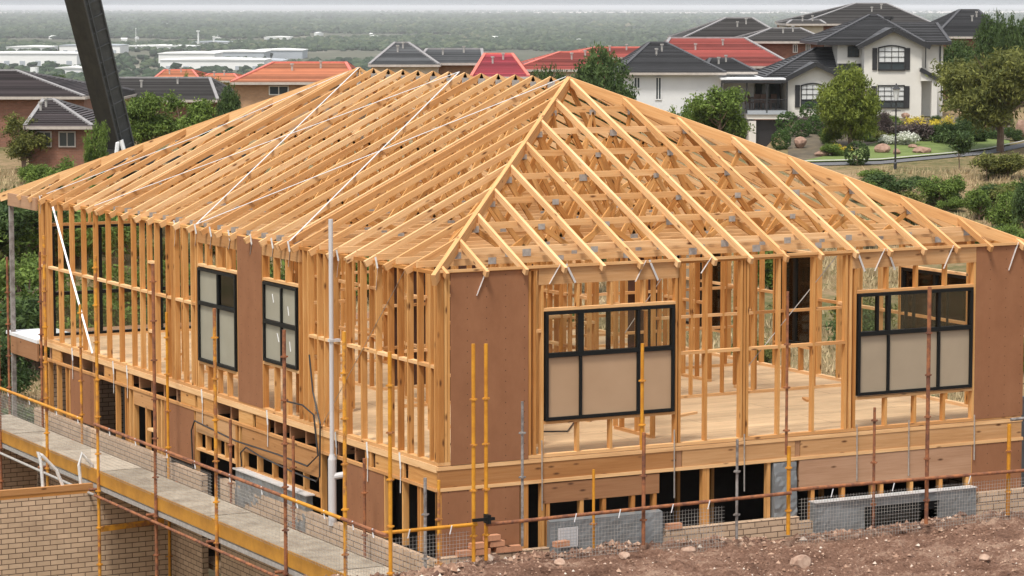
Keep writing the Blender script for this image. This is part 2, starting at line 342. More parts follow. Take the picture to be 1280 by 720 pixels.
# cripples, head and sill timbers round the left windows
for (a,b,s,zh) in ((7.22,8.90,.49,2.07),(4.78,6.16,.79,2.07)):
    MB().box(-.004,T,a,b,zh,zh+.04).build('window_head',M['wood_edge'],wl); MB().box(-.004,T,a,b,s-.045,s-.004).build('window_sill',M['wood_edge'],wl)
    MB().box(-.002,.045,a-.05,b+.03,2.46,ZP-.047).build('lintel',M['lvl'],wl)
    n=3 if b-a>1.5 else 2
    for k in range(1,n+1):
        y=a+(b-a)*k/(n+1); stud(wl,0,T,y,y+SY,zh+.04,2.46,'cripple_stud'); stud(wl,0,T,y,y+SY,.045,s-.045,'cripple_stud')
MB().box(-.006,-.001,6.20,7.19,.03,ZP-.01).build('bracing_panel',M['hardboard'],wl)
# front wall
front_st=[.10,.145,1.42,1.50,1.62,3.82,3.88,4.33,4.93,4.985,5.04,5.59,6.20,6.78,6.86,6.94,9.14,9.98,10.04]
for x in front_st: stud(wf,x,x+SY,0,T,.045,ZP-.045)
for (a,b) in ((.092,5.0),(5.0,W)):
    MB().box(a,b-.004,0,T,0,.045).build('bottom_plate',M['wood_edge'],wf); MB().box(a,b-.004,0,T,ZP-.045,ZP).build('top_plate',M['wood'],wf)
def nog_x(wall,y0,y1,xs,z,name='nogging'):
    for a,b in zip(xs[:-1],xs[1:]):
        if b-a>.12: MB().box(a+SY+.001,b-.001,y0,y1,z-.0225,z+.0225).build(name,M['wood_edge'],wall)
nog_x(wf,0,T,[3.88,4.33,4.93],1.35); nog_x(wf,0,T,[5.04,5.59,6.20,6.78],1.35)
nog_x(wf,.0,T,[1.42,1.50,1.62],1.8)
for (a,b) in ((1.66,3.82),(6.98,9.14)):
    MB().box(a,b,-.004,T,2.075,2.115).build('window_head',M['wood_edge'],wf); MB().box(a,b,-.004,T,.47,.51).build('window_sill',M['wood_edge'],wf)
    MB().box(a-.08,b+.05,-.003,.045,2.45,ZP-.002).build('lintel',M['lvl'],wf)
    for k in range(1,4):
        x=a+(b-a)*k/4; stud(wf,x,x+SY,0,T,2.115,2.45,'cripple_stud'); stud(wf,x,x+SY,0,T,.045,.47,'cripple_stud')
MB().box(.19,1.41,-.007,-.001,.0,ZP-.02).build('bracing_panel',M['hardboard'],wf)
MB().box(9.18,W+.01,-.007,-.001,.03,ZP+.02).build('bracing_panel',M['hardboard'],wf)
# rear wall with openings, seen through the front
back_st=[y for y in np.arange(.1,17.0,.6) if not (5.6<y<6.9) and not (1.3<y<3.1) and not (8.4<y<10.2)]+[5.6,6.86,1.25,3.12,8.4,10.2]
for y in back_st: stud(wb,W-T,W,y,y+SY,.045,ZP-.045)
MB().box(W-T,W,.1,LW,0,.045).build('bottom_plate',M['wood_edge'],wb); MB().box(W-T,W,.1,LW,ZP-.045,ZP).build('top_plate',M['wood'],wb)
nog_y(wb,W-T,W,sorted(y for y in back_st if y<5.7),1.33); nog_y(wb,W-T,W,sorted(y for y in back_st if 6.8<y),1.33)
for a,b in ((5.64,6.86),(1.29,3.12),(8.44,10.2)):
    MB().box(W-T,W,a,b,2.09,2.13).build('window_head',M['wood_edge'],wb); MB().box(W-T,W,a,b,.44,.48).build('window_sill',M['wood_edge'],wb)
    MB().box(W-.05,W-.003,a,b,2.45,ZP-.046).build('lintel',M['lvl'],wb)
    for k in (1,2): y=a+(b-a)*k/3; stud(wb,W-T,W,y,y+SY,.045,.44,'cripple_stud')
# end wall
end_st=[.1,.16]+[5.2,5.8,6.4,7.0,7.6,8.2,8.8,9.4,9.95]
for x in end_st: stud(we,x,x+SY,LW-T,LW,.045,ZP-.045)
MB().box(.1,W-T,LW-T,LW,0,.045).build('bottom_plate',M['wood_edge'],we); MB().box(.1,W-T,LW-T,LW,ZP-.045,ZP).build('top_plate',M['wood'],we)
MB().box(.2,5.2,LW-T,LW,2.16,2.21).build('window_head',M['wood_edge'],we); MB().box(.2,5.2,LW-.05,LW-.003,2.45,ZP-.046).build('lintel',M['lvl'],we)
for x in (1.0,1.8,2.6,3.4,4.2): stud(we,x,x+SY,LW-T,LW,2.21,2.45,'cripple_stud')
nog_x(we,LW-T,LW,end_st[2:],1.35)
# interior partitions
def partition(label,axis,pos,a,b,step=.45,gaps=(),nogs=(1.33,),boards=(),merge=False):
    w=empty('partition_frame',(0,0,0),parent=house); tag(w,label)
    ps=[p for p in np.arange(a,b,step) if not any(g0<p<g1 for g0,g1 in gaps)]+[b-SY]
    for g0,g1 in gaps: ps+=[g0-.01,g1]
    ps=sorted(ps); mb=MB()
    for p in ps:
        if axis=='x': args=(p,p+SY,pos,pos+.07,.045,ZP-.045)
        else: args=(pos,pos+.07,p,p+SY,.045,ZP-.045)
        mb.box(*args)
        if not merge: mb.build('stud',M['wood'],w); mb=MB()
    if merge: tag(mb.build('stud',M['wood'],w),kind='stuff')
    nb=MB()
    for z in nogs:
        for p,q in zip(ps[:-1],ps[1:]):
            if q-p<.12 or q-p>.75: continue
            if axis=='x': nb.box(p+SY+.001,q-.001,pos,pos+.07,z-.0225,z+.0225)
            else: nb.box(pos,pos+.07,p+SY+.001,q-.001,z-.0225,z+.0225)
    if nb.v: tag(nb.build('nogging',M['wood_edge'],w),kind='stuff')
    tp=MB()
    cur=a
    for g0,g1 in list(gaps)+[(b,b)]:
        bp=MB()
        if axis=='x': bp.box(cur,g0,pos,pos+.07,.0,.045)
        else: bp.box(pos,pos+.07,cur,g0,.0,.045)
        bp.build('bottom_plate',M['wood_edge'],w)
        cur=g1
    (tp.box(a,b,pos,pos+.07,ZP-.045,ZP) if axis=='x' else tp.box(pos,pos+.07,a,b,ZP-.045,ZP))
    tp.build('top_plate',M['wood'],w)
    for (p,q,z0,z1,mt) in boards:
        bb=MB()
        if axis=='x': bb.box(p,q,pos+.072,pos+.08,z0,z1)
        else: bb.box(pos+.072,pos+.08,p,q,z0,z1)
        bb.build('lining_board',M[mt],w)
    return w
partition('partition across the front room, behind the big gap','x',4.25,4.3,W-T-.005,.6,gaps=((4.95,5.85),),nogs=(1.33,),boards=())
partition('partition along the passage','y',4.22,4.33,11.0,.45,gaps=((6.1,7.0),),nogs=(.9,1.75))
partition('partition behind the left front window','y',3.9,.8,4.2,.45,nogs=(1.1,1.9),gaps=((1.9,2.7),))
partition('cross partition behind the corner','x',3.1,1.4,3.85,.45,nogs=(.8,1.6,2.2),merge=True)
partition('partition by the stair well','x',7.4,2.6,9.9,.45,nogs=(.7,1.4,2.1),merge=True,gaps=((5.2,6.1),),boards=((2.9,4.1,.05,2.6,'brownboard'),(7.4,8.0,.05,2.6,'brownboard')))
partition('partition of the middle bedrooms','x',10.9,.5,9.9,.45,nogs=(1.33,),merge=True,gaps=((1.2,2.1),),boards=((5.2,5.9,.05,2.6,'brownboard'),))
partition('long spine partition','y',6.1,7.5,16.9,.45,nogs=(1.33,),merge=True,gaps=((11.5,12.5),),boards=((8.2,9.1,.05,2.6,'brownboard'),))
partition('partition by the stair','y',2.55,5.4,10.85,.45,nogs=(.9,1.7),merge=True,gaps=((6.5,7.4),))
partition('partition framing the wardrobe near the left wall','y',2.0,.9,3.05,.45,nogs=(.7,1.4,2.1),merge=True)
partition('cross partition behind the four pane window','x',5.4,.25,3.85,.45,nogs=(.9,1.75),merge=True,gaps=((1.2,2.0),),boards=((2.6,3.4,.05,2.6,'brownboard'),))
partition('far bedroom partition seen through the right bay','x',9.2,4.4,9.9,.45,nogs=(.8,1.6),merge=True,gaps=((6.3,7.1),))
partition('short partition beyond the front room','y',8.0,4.4,7.3,.45,nogs=(1.33,),merge=True,gaps=((5.0,5.8),))
partition('ensuite partition in the left half','y',1.1,9.2,10.85,.45,nogs=(.9,1.7),merge=True)
partition('rear cross partition','x',13.7,4.2,9.9,.6,nogs=(1.33,),merge=True)
# window builder: axis 'x' (front wall, faces -Y) or 'y' (left wall, faces -X)
def window(label,plane,at0,a,b,z0,z1,vert,trans,panes,top_sash=(),parent=house,name='window'):
    w=empty(name,(0,0,0),parent=parent); tag(w,label)
    def bx(mb,p0,p1,q0,q1,d0,d1):
        return mb.box(p0,p1,at0+d0,at0+d1,q0,q1) if plane=='x' else mb.box(at0+d0,at0+d1,p0,p1,q0,q1)
    fr=MB(); t=.045
    bx(fr,a,b,z0,z0+t,-.03,.06);bx(fr,a,b,z1-t,z1,-.03,.06);bx(fr,a,a+t,z0+t,z1-t,-.03,.06);bx(fr,b-t,b,z0+t,z1-t,-.03,.06)
    if trans: bx(fr,a+t,b-t,trans-.032,trans+.032,-.028,.055)
    for (v,lo,hi,th) in vert: bx(fr,v-th/2,v+th/2,lo,hi,-.024,.05)
    fr.build('window_frame',M['black'],w)
    for (p0,p1,q0,q1,mt) in panes:
        mb=MB(); bx(mb,p0,p1,q0,q1,.008,.014); mb.build('pane',M[mt],w)
    for (v,lo,hi,th) in top_sash:
        mb=MB(); bx(mb,v-th/2,v+th/2,lo,hi,.052,.075); mb.build('sash_bar',M['black'],w)
    return w
# front left window
window('upper front window left of the open bay','x',0,1.68,3.80,.52,2.065,[(2.25,.56,1.42,.04),(3.20,.56,1.42,.045),(3.20,1.47,2.03,.045),(2.25,1.47,2.03,.09)],1.445,
 [(1.72,2.23,.56,1.42,'film_warm'),(2.27,3.18,.56,1.42,'film_warm'),(3.22,3.76,.56,1.42,'film_warm'),(1.72,2.2,1.47,2.02,'glass'),(2.3,3.18,1.47,2.02,'glass'),(3.22,3.76,1.47,2.02,'glass')],
 [(2.74,1.47,2.03,.07),(3.42,1.47,2.03,.035)])
window('upper front window right of the open bay','x',0,7.0,9.12,.53,2.065,[(7.56,.56,1.42,.04),(8.49,.56,1.42,.045),(8.49,1.47,2.03,.045),(7.56,1.47,2.03,.06),(7.36,1.47,2.03,.03)],1.46,
 [(7.04,7.54,.57,1.43,'film_mid'),(7.58,8.47,.57,1.43,'film_mid'),(8.51,9.08,.57,1.43,'film_mid'),(7.04,7.54,1.49,2.02,'glass'),(7.58,8.47,1.49,2.02,'glass'),(8.51,9.08,1.49,2.02,'glass')],
 [(7.93,1.47,2.03,.05),(8.07,1.47,2.03,.05),(8.7,1.47,2.03,.03)])
window('tall window in the left wall, farther along','y',0,7.25,8.87,.50,2.05,[(8.02,.55,2.0,.05)],1.47,
 [(7.3,8.0,.55,1.43,'film'),(8.04,8.83,.55,1.43,'film'),(8.04,8.83,1.5,2.0,'film'),(7.3,8.0,1.5,2.0,'glass')],())
window('four pane window in the left wall','y',0,4.81,6.12,.80,2.055,[(5.42,.85,2.0,.05)],1.43,
 [(4.86,5.40,.85,1.39,'film'),(5.44,6.08,.85,1.39,'film'),(4.86,5.40,1.47,2.0,'film'),(5.44,6.08,1.47,2.0,'film')],())
for a,b,k in ((5.66,6.85,'glass'),(1.31,3.10,'glass'),(8.46,10.18,'film')):
    c=(a+b)/2
    window('rear window','y',W-.05,a,b,.49,2.08,[(c,.53,2.04,.07)],None,[(a+.05,c-.04,.53,2.04,'glass'),(c+.04,b-.05,.53,2.04,k)],())
# big sliding doors at the far end and toward the rear
window('wide glazed doors at the far end','x',LW-.06,.25,5.15,.05,2.15,[(1.2,.1,2.1,.09),(2.45,.1,2.1,.07),(3.7,.1,2.1,.07)],.86,[(.3,1.15,.1,2.1,'glass'),(1.25,2.4,.1,2.1,'glass'),(2.5,3.65,.1,2.1,'glass'),(3.75,5.1,.1,2.1,'glass')],())
# ---- floor band and lower storey
def band(x0,x1,y0,y1,z0,z1,mt,name,parent=house): return MB().box(x0,x1,y0,y1,z0,z1).build(name,M[mt],parent)
band(-.012,W+.012,-.012,.035,-.065,-.012,'wood_edge','rim_plate'); band(-.012,W+.03,-.016,.04,-.36,-.312,'wood_edge','rim_plate')
band(-.016,.035,.0355,LW,-.10,-.005,'wood_edge','rim_plate'); band(-.016,.04,.041,LW,-.37,-.325,'wood_edge','rim_plate')
for a,b in ((0,3.84),(3.95,5.90),(6.0,W)):
    band(a,b,-.004,.035,-.311,-.066,'lvl','rim_joist')
band(3.85,3.94,.005,.04,-.311,-.066,'ply','joist_end'); band(5.91,5.99,.005,.04,-.311,-.066,'ply','joist_end')
solid=[(.05,.95),(1.1,2.05),(2.18,2.40),(3.5,4.15),(6.0,6.5),(6.62,7.2),(8.3,9.0),(9.1,9.75),(12.1,12.9),(13.0,13.5),(15.9,16.4)]
for a,b in solid: band(.0,.035,a,b,-.324,-.101,'wood','rim_joist')
jb=[y for y in np.arange(.4,LW,.6)]
for y in jb: band(.04,W-.05,y,y+.045,-.322,-.062,'ply','floor_joist')
band(.75,.78,.04,LW,-.322,-.062,'ply','blocking_board')
ll=empty('lower_wall_frame',(0,8,-1),parent=house); tag(ll,'lower storey wall frame on the left side')
lf=empty('lower_wall_frame',(5,0,-1),parent=house); tag(lf,'lower storey wall frame on the front')
def lst(x0,x1,y0,y1,z0,z1,p,nm='stud'): MB().box(x0,x1,y0,y1,z0,z1).build(nm,M['wood'],p)
ZB=-1.3
for y in (.03,.55,.62,1.12,1.72,3.15,3.95,7.15,7.3,9.12,10.5,10.65,10.85,11.4,12.0,12.2,12.3,12.42,12.9,14.05,15.4,15.6,16.1,16.6,16.95):
    lst(.0,.09,y,y+.045,ZB-1.4 if y>4 else ZB,-.37,ll)
for a,b,mt in ((14.08,15.36,'hardboard'),(9.14,10.47,'hardboard'),(1.76,3.14,'hardboard')):
    band(-.006,-.001,a,b,ZB,-.36,mt,'bracing_panel',ll)
for a,b,zt_,zb_ in ((7.35,9.06,-.38,-.72),(4.0,7.06,-.38,-.76)):
    band(-.003,.04,a,b,zb_,zt_,'lvl','lintel',ll)
    n=5 if b-a>2 else 4
    for k in range(n+1): 
        y=a+(b-a-.045)*k/n; lst(.0,.09,y,y+.045,zb_-.26,zb_,ll,'cripple_stud')
    band(-.004,.09,a,b,zb_-.30,zb_-.26,'wood_edge','window_head',ll)
band(-.003,.05,10.9,12.0,-.62,-.38,'lvl','lintel',ll)
band(-.002,.09,11.0,11.35,-1.0,-.96,'wood_edge','sill',ll)
# lower front
for x in (.0,1.30,1.36,1.62,4.30,4.36,5.42,5.84,9.14,9.98): lst(x,x+.055,0,.09,-2.9,-.362,lf)
band(.05,1.27,-.007,-.001,ZB-.1,-.365,'hardboard','bracing_panel',lf); band(9.16,W+.01,-.007,-.001,-1.6,-.365,'hardboard','bracing_panel',lf)
band(1.64,3.56,-.006,.04,-.66,-.375,'ply','lintel',lf); band(5.98,9.14,-.008,.04,-.83,-.368,'ply','lintel',lf)
for x in (1.70,2.25,2.62,3.1,3.46,6.2,6.75,7.3,7.45,8.0,8.55,9.05): lst(x,x+.06,0,.09,-1.4,-.66 if x<4 else -.83,lf,'cripple_stud')
# added near-black partitions painting interior shade, lower floor slab and closed rear sides
band(.1,W-.1,.1,LW-.1,-3.0,-2.9,'brick','lower_slab')
band(W-.12,W-.02,.1,LW,-3.0,-.38,'brick','rear_brick_wall'); band(.1,W-.13,LW-.12,LW-.02,-3.0,-.38,'brick','end_brick_wall')
band(3.3,3.38,1.9,LW-.2,-2.9,-.37,'shade_dark','shade_partition'); band(.3,W-.2,1.9,1.98,-2.9,-.37,'shade_dark','shade_partition')
band(.3,3.2,4.4,4.48,-2.9,-.37,'shade_dark','shade_partition'); band(.3,3.2,9.3,9.38,-2.9,-.37,'shade_dark','shade_partition'); band(.3,3.2,13.3,13.38,-2.9,-.37,'shade_dark','shade_partition')
for x in (2.0,4.6,5.2,7.2): band(x,x+.05,1.2,1.28,-2.9,-.37,'wood','inner_post')
# brick skirts
bk=MB();bk.box(-.14,-.03,-.14,7.69,-4.6,ZB).box(-.14,-.03,8.5,9.9,-4.6,-1.36)
bk.box(-.14,-.03,10.15,LW,-4.6,ZB-.02)
bk.build('brick_skirt',M['brick'],house)
fb=MB();fb.box(-.025,W+.1,-.14,-.03,-3.2,-1.27);fb.build('brick_skirt',M['brick'],house)
MB().box(3.6,5.9,-.141,-.02,-1.27,-1.184).build('brick_course',M['brick'],house); MB().box(9.2,W+1.4,-.141,-.02,-1.27,-1.10).build('brick_course',M['brick'],house)
# wrapped lower windows
def wrapped(label,pts_fn,n,m,parent=house):
    """crumpled sheet box"""
    w=empty('wrapped_window',(0,0,0),parent=parent); tag(w,label); return w
def crumple(a,b,z0,z1,face,axis,amp=.02):
    mb=MB();nu=int((b-a)/.07)+1;nv=int((z1-z0)/.07)+1
    g=[[None]*(nv+1) for _ in range(nu+1)]
    for i in range(nu+1):
        for j in range(nv+1):
            p=a+(b-a)*i/nu;z=z0+(z1-z0)*j/nv;dd=face-amp*.35*random.random()-.012*math.sin(p*2.3+z*5)-.3*amp*abs(math.sin(p*1.1+z*3+1))
            g[i][j]=(p,dd,z) if axis=='x' else (dd,p,z)
    for i in range(nu):
        for j in range(nv): mb.face([g[i][j],g[i+1][j],g[i+1][j+1],g[i][j+1]])
    # top fold and ends
    for i in range(nu):
        q=[g[i][nv],g[i+1][nv]]
        if axis=='x': mb.face([q[0],q[1],(q[1][0],face+.1,z1+.015),(q[0][0],face+.1,z1+.015)])
        else: mb.face([q[1],q[0],(face+.1,q[0][1],z1+.015),(face+.1,q[1][1],z1+.015)])
    for e in (0,nu):
        for j in range(nv):
            q=[g[e][j],g[e][j+1]]
            if axis=='x': mb.face([q[0],q[1],(q[1][0],face+.1,q[1][2]),(q[0][0],face+.1,q[0][2])])
            else: mb.face([q[0],q[1],(face+.1,q[1][1],q[1][2]),(face+.1,q[0][1],q[0][2])])
    return mb
w1=empty('wrapped_window',(2.6,-.1,-1.2),parent=house); tag(w1,'lower front window wrapped in grey plastic with a white label')
crumple(1.68,3.52,-1.75,-.90,-.16,'x').build('plastic_wrap',M['wrap'],w1); MB().box(1.78,2.10,-.215,-.208,-1.27,-.99).build('paper_label',M['white'],w1)
lm=MB()
for k in range(6): lm.box(1.80,2.08,-.2165,-.2155,-1.245+k*.042,-1.238+k*.042)
for k in range(4): lm.box(1.81+k*.085,1.814+k*.085,-.2165,-.2155,-1.25,-1.03)
lm.build('label_rule_lines',M['ware_grey'],w1)
w2=empty('wrapped_window',(7.6,-.1,-1.2),parent=house); tag(w2,'long lower front window wrapped in torn grey plastic')
for a,b,z0,z1 in ((6.14,7.05,-1.75,-1.0),(8.42,9.12,-1.75,-1.0),(7.05,8.42,-1.14,-1.0)): crumple(a,b,z0,z1,-.16,'x').build('plastic_wrap',M['wrap'],w2)
MB().box(6.14,9.12,-.2,-.02,-1.0,-.985).build('plastic_top',M['strap'],w2)
MB().box(7.05,8.42,-.14,-.13,-1.75,-1.13).build('pane',M['black'],w2)
w3=empty('wrapped_window',(-.1,5.5,-1.3),parent=house); tag(w3,'long lower left window wrapped in silver plastic')
crumple(4.25,7.05,-1.62,-1.06,-.12,'y',.04).build('plastic_wrap',M['wrap'],w3); crumple(4.3,7.2,-3.4,-1.75,-.10,'y',.03).build('plastic_wrap',M['wrap'],w3)
MB().box(-.16,.0,4.2,7.1,-1.055,-1.035).build('plastic_top',M['strap'],w3)
crumple(5.52,5.92,-1.25,-.38,-.02,'x',.05).build('plastic_sheet',M['wrap'],house)
tag(MB().box(10.9,14.5,2.0,2.06,-4.7,-.10).box(10.9,14.5,1.99,2.07,-.10,-.03).build('metal_fence',M['crane_grey']),'dark metal fence panel beyond the right front corner at the edge of view','fence')
# ---- roof
rf=empty('roof_frame',(AP,L/2,ZP),parent=house)
TC=.092; PW=.048
def slope_member(p0,p1,name='rafter',w=PW,h=TC,mat='wood_edge',parent=None,drop=0):
    """rafter whose TOP surface runs from p0 to p1, plumb-ish"""
    p0=V(p0);p1=V(p1);a=(p1-p0).normalized();sd=a.cross(V((0,0,1))).normalized();u=sd.cross(a).normalized()
    o=u*(h/2+drop)
    return MB().beam(p0-o,p1-o,w,h).build(name,M[mat],parent or rf)
TAIL=.13
WEBN=[0];PLN=[0];RWEB=MB();RPL=MB()
def web(par,pos,pts,w=.035,h=.075):
    for (a,b) in pts:
        WEBN[0]+=1; mb=MB() if WEBN[0]<=100 else RWEB
        p=(a[0],pos,a[1]);q=(b[0],pos,b[1]); mb.beam(p,q,w,h)
        if mb is not RWEB: mb.build('truss_web',M['wood'],par)
def web_old(mb,plane,pos,pts,w=.035,h=.09):
    for (a,b) in pts:
        p=(a[0],pos,a[1]);q=(b[0],pos,b[1]); mb.beam(p,q,w,h,up=(0,1,0) if False else (0,0,1))
def plates(par,pos,pts):
    for (x,z) in pts:
        PLN[0]+=1; mb=MB() if PLN[0]<=100 else RPL
        s=.045+random.random()*.025; mb.box(x-s,x+s,pos-PW/2-.004,pos-PW/2-.001,z-s*.75,z+s*.75)
        if mb is not RPL: mb.build('nail_plate',M['galv'],par)
def plates_old(mb,pos,pts):
    for (x,z) in pts:
        s=.045+random.random()*.025
        mb.box(x-s,x+s,pos-PW/2-.004,pos-PW/2-.001,z-s*.75,z+s*.75).box(x-s,x+s,pos+PW/2+.001,pos+PW/2+.004,z-s*.75,z+s*.75)
HS=.62
def truncated(y,sgn):
    xk=(y if sgn>0 else L-y)*AP/Y1
    if xk<.5: return
    t=empty('hip_truss',(AP,y,ZP),parent=rf)
    ztop=Z0+SL*xk-.105
    if W-2*xk>.4: MB().beam((xk-.05,y,ztop-.045),(W-xk+.05,y,ztop-.045),PW-.004,.09).build('top_chord',M['wood_edge'],t)
    MB().beam((0,y,ZP+.055),(W,y,ZP+.055),PW-.004,.09).build('bottom_chord',M['wood_edge'],t)
    mb=MB();bz=ZP+.1;n=max(2,int(round((W-2*xk)/1.15)));xs=[xk+(W-2*xk)*i/n for i in range(n+1)]
    seq=[]
    for i,x in enumerate(xs):
        seq.append((x,ztop-.09))
        if i<n: seq.append(((x+xs[i+1])/2,bz))
    if ztop-bz>.25:
        mb_pts=list(zip(seq[:-1],seq[1:])); 
        if xk>2: mb_pts+=[((xk,ztop-.09),(xk*.6,bz)),((W-xk,ztop-.09),(W-xk*.6,bz))]
        web(t,y,mb_pts)
    plates(t,y,seq[::2]+[(x,z-.04) for x,z in seq[1::2]])
    return t
for k in range(1,9):
    d=HS*k*Y1/AP
    if d<Y1-.1: truncated(d,1)
NT=13
for k in range(NT+1):
    y=Y1+(Y2-Y1)*k/NT
    t=empty('roof_truss',(AP,y,ZP),parent=rf)
    for sgn in (0,1):
        x0=-TAIL if sgn==0 else W+TAIL
        slope_member((x0,y,Z0-SL*TAIL),(AP,y,Z0+SL*AP),'rafter',parent=t)
    MB().beam((0,y,ZP+.055),(W,y,ZP+.055),PW-.004,.09).build('bottom_chord',M['wood_edge'],t)
    zt_=lambda x: Z0+SL*min(x,W-x)-.11
    bz=ZP+.1; mb=MB()
    bn=[W*.2,W*.38,W*.62,W*.8]; tn=[W*.12,W*.29,W*.5,W*.71,W*.88]
    seq=[(tn[0],zt_(tn[0])),(bn[0],bz),(tn[1],zt_(tn[1])),(bn[1],bz),(tn[2],zt_(tn[2])),(bn[2],bz),(tn[3],zt_(tn[3])),(bn[3],bz),(tn[4],zt_(tn[4]))]
    web(t,y,list(zip(seq[:-1],seq[1:])))
    plates(t,y,[(.22,Z0-.02),(W-.22,Z0-.02),(AP,Z0+SL*AP-.14)]+[(x,z-.05) for x,z in seq[1::2]])
for k in range(1,9):
    d=HS*k*Y1/AP
    if d<Y1-.1: truncated(L-d,-1)
tag(RWEB.build('truss_web',M['wood'],rf),kind='stuff'); tag(RPL.build('nail_plate',M['galv'],rf),kind='stuff')
# jacks on the long sides in the hip zones (along X) and end jacks (along Y)
for k in range(0,9):
    d=.62*k+.30 if k else .34
    d=min(.66*k+.15,Y1-.15)
    if d<.3: continue
    xk=d*AP/Y1
    for y in (d,L-d):
        slope_member((-TAIL,y,Z0-SL*TAIL),(xk-.03,y,Z0+SL*(xk-.03)),'jack_rafter'); slope_member((W+TAIL,y,Z0-SL*TAIL),(W-xk+.03,y,Z0+SL*(xk-.03)),'jack_rafter')
SLY=SL*AP/Y1
for k in range(-8,9):
    x=AP+k*.62; m=min(x,W-x)
    if m<.05: continue
    yk=m*Y1/AP-.03
    slope_member((x,-TAIL,Z0-SLY*TAIL),(x,yk,Z0+SLY*yk),'jack_rafter'); slope_member((x,L+TAIL,Z0-SLY*TAIL),(x,L-yk,Z0+SLY*yk),'jack_rafter')
for (x,y,yy) in ((0,0,Y1),(W,0,Y1),(0,L,Y2),(W,L,Y2)):
    dx=(AP-x)/AP; dy=(yy-y)/abs(yy-y)
    slope_member((x-dx*.16,y-dy*.17,Z0-SL*.16+.01),(AP,yy,Z0+SL*AP+.01),'hip_beam',.062,.16,'wood_edge')
# front battens fixed under the jack tails, eaves boards
band(-.02,W+.02,-.035,-.012,ZP-.01,ZP+.03,'wood_edge','eaves_batten',rf)
# balcony end: eaves beams, slab and post
band(-.045,.0,LW,L,2.46,2.70,'ply','balcony_beam',rf); band(W,W+.045,LW,L,2.46,2.70,'ply','balcony_beam',rf); band(-.04,W+.04,L-.045,L,2.46,2.70,'lvl','balcony_beam',rf)
band(-.04,.0,LW+.05,L-.02,-.44,-.10,'ply','slab_edge_beam'); band(-.045,.95,LW+.05,L+.25,-.095,-.03,'fascia_white','balcony_slab'); band(.96,W,LW+.05,L,-.10,-.04,'ply','balcony_deck')
MB().box(-.03,.05,L-.08,L,-5.8,2.46).build('steel_post',M['grey_tube'],house)
# metal bracing straps over the rafters
def strap(pts,w=.035,name='brace_strap',mt='strap',parent=rf,up=(-.436,0,.9)):
    mb=MB()
    for a,b in zip(pts[:-1],pts[1:]): mb.beam(a,b,w,.004,up=up)
    mb.build(name,M[mt],parent)
def onroof(x,y): return (x,y,Z0+SL*x+.006)
strap([onroof(0,8.96),onroof(AP,Y2)]); strap([onroof(0,5.1),onroof(AP,9.3)]); strap([onroof(0,8.96),onroof(AP,Y1+.1)]); strap([onroof(0,13.91),onroof(AP,9.3)]); strap([onroof(0,16.9),onroof(2.4,14.9),onroof(AP,Y2+.05)])
for y,hgt in ((5.1,.34),(8.96,.30),(6.6,.26),(7.5,.25),(3.3,.35),(1.95,.42),(9.9,.38),(16.9,.28),(5.75,.3),(8.3,.3)):
    strap([(-.03,y,Z0+.01),(-.012,y-.03,ZP-.1),(-.008,y+.04,ZP-hgt)],.03,'tie_strap')
for x,h in ((.75,.35),(1.9,.24),(2.0,-.24),(3.3,.27),(3.36,-.27),(4.4,.2),(6.95,-.3),(7.45,.30),(7.5,-.30),(8.72,.32),(9.95,.40)):
    strap([(x,-.035,Z0-.02),(x-.16*(1 if h>0 else -1),-.014,ZP-abs(h))],.032,'tie_strap')
strap([(-.012,16.26,2.68),(-.012,14.10,.05)],.035,'wall_brace',parent=wl); strap([(-.012,1.05,2.62),(-.012,3.95,.02)],.02,'wall_brace','galv',parent=wl)
strap([(6.6,4.2,2.6),(4.6,4.2,.1)],.022,'wall_brace','galv',parent=house)
strap([(6.7,.1,2.66),(4.95,.1,.9)],.018,'wall_brace','galv',parent=wf)
for k,(a,b,c,d) in enumerate(((5.55,1.15,5.62,1.28),(5.75,1.75,5.80,1.88),(5.10,1.05,5.14,1.2),(5.16,1.6,5.2,1.74))): MB().beam((.004,a,b),(.004,c,d),.012,.004).build('tape',M['fascia_white'],house)
for y in (16.75,15.2,13.0,12.3,8.75,6.0,3.4,2.3,1.2): strap([(-.022,y,.03),(-.024,y-.04,-.2),(-.02,y-.02,-.55)],.03,'tie_strap','strap',house)
for x in (1.62,3.8,5.0,7.0,7.95,9.18): strap([(x,-.018,.25 if x<5 else .1),(x,-.03,-.75 if x<9 else -.6)],.03,'tie_strap','galv',house)
# downpipe
dp=empty('vent_pipe',(-.16,3.28,-1.3),parent=house)
MB().tube([(-.13,3.28,-.30),(-.13,3.28,3.22)],.034,12).build('upper_pipe',M['white'],dp,True); MB().tube([(-.13,3.28,-1.35),(-.13,3.28,-.42),(-.13,3.28,-.36),(-.13,3.28,-.28)],[.062,.062,.062,.04],14).tube([(-.13,3.28,-.62),(.02,3.15,-.58)],.05,10).build('lower_pipe',M['white'],dp,True)
MB().box(-.17,-.0,3.24,3.32,1.40,1.44).build('pipe_bracket',M['white'],dp)
tag(MB().tube([(-.05,9.1,-1.35),(-.07,9.1,-.7),(-.07,8.95,-.52),(-.06,8.5,-.55),(-.06,7.2,-.62),(-.06,5.5,-.6),(-.06,4.35,-.62),(-.06,3.95,-.4),(-.06,4.1,.2),(-.07,4.5,.3),(-.06,5.1,.28)],.014,6).build('hose',M['hose'],None,True),'black hose looping along the lower left wall below the four pane window','hose')
tag(MB().tube([(-.06,6.95,-1.0),(-.08,6.95,-.78),(-.07,6.75,-.66),(-.07,6.2,-.72),(-.07,5.0,-.78),(-.07,4.0,-.80),(-.08,3.85,-.7),(-.07,3.84,.1),(-.07,4.1,.55),(-.06,4.25,1.1)],.013,6).build('hose',M['hose'],None,True),'black hose rising beside the white vent pipe','hose')

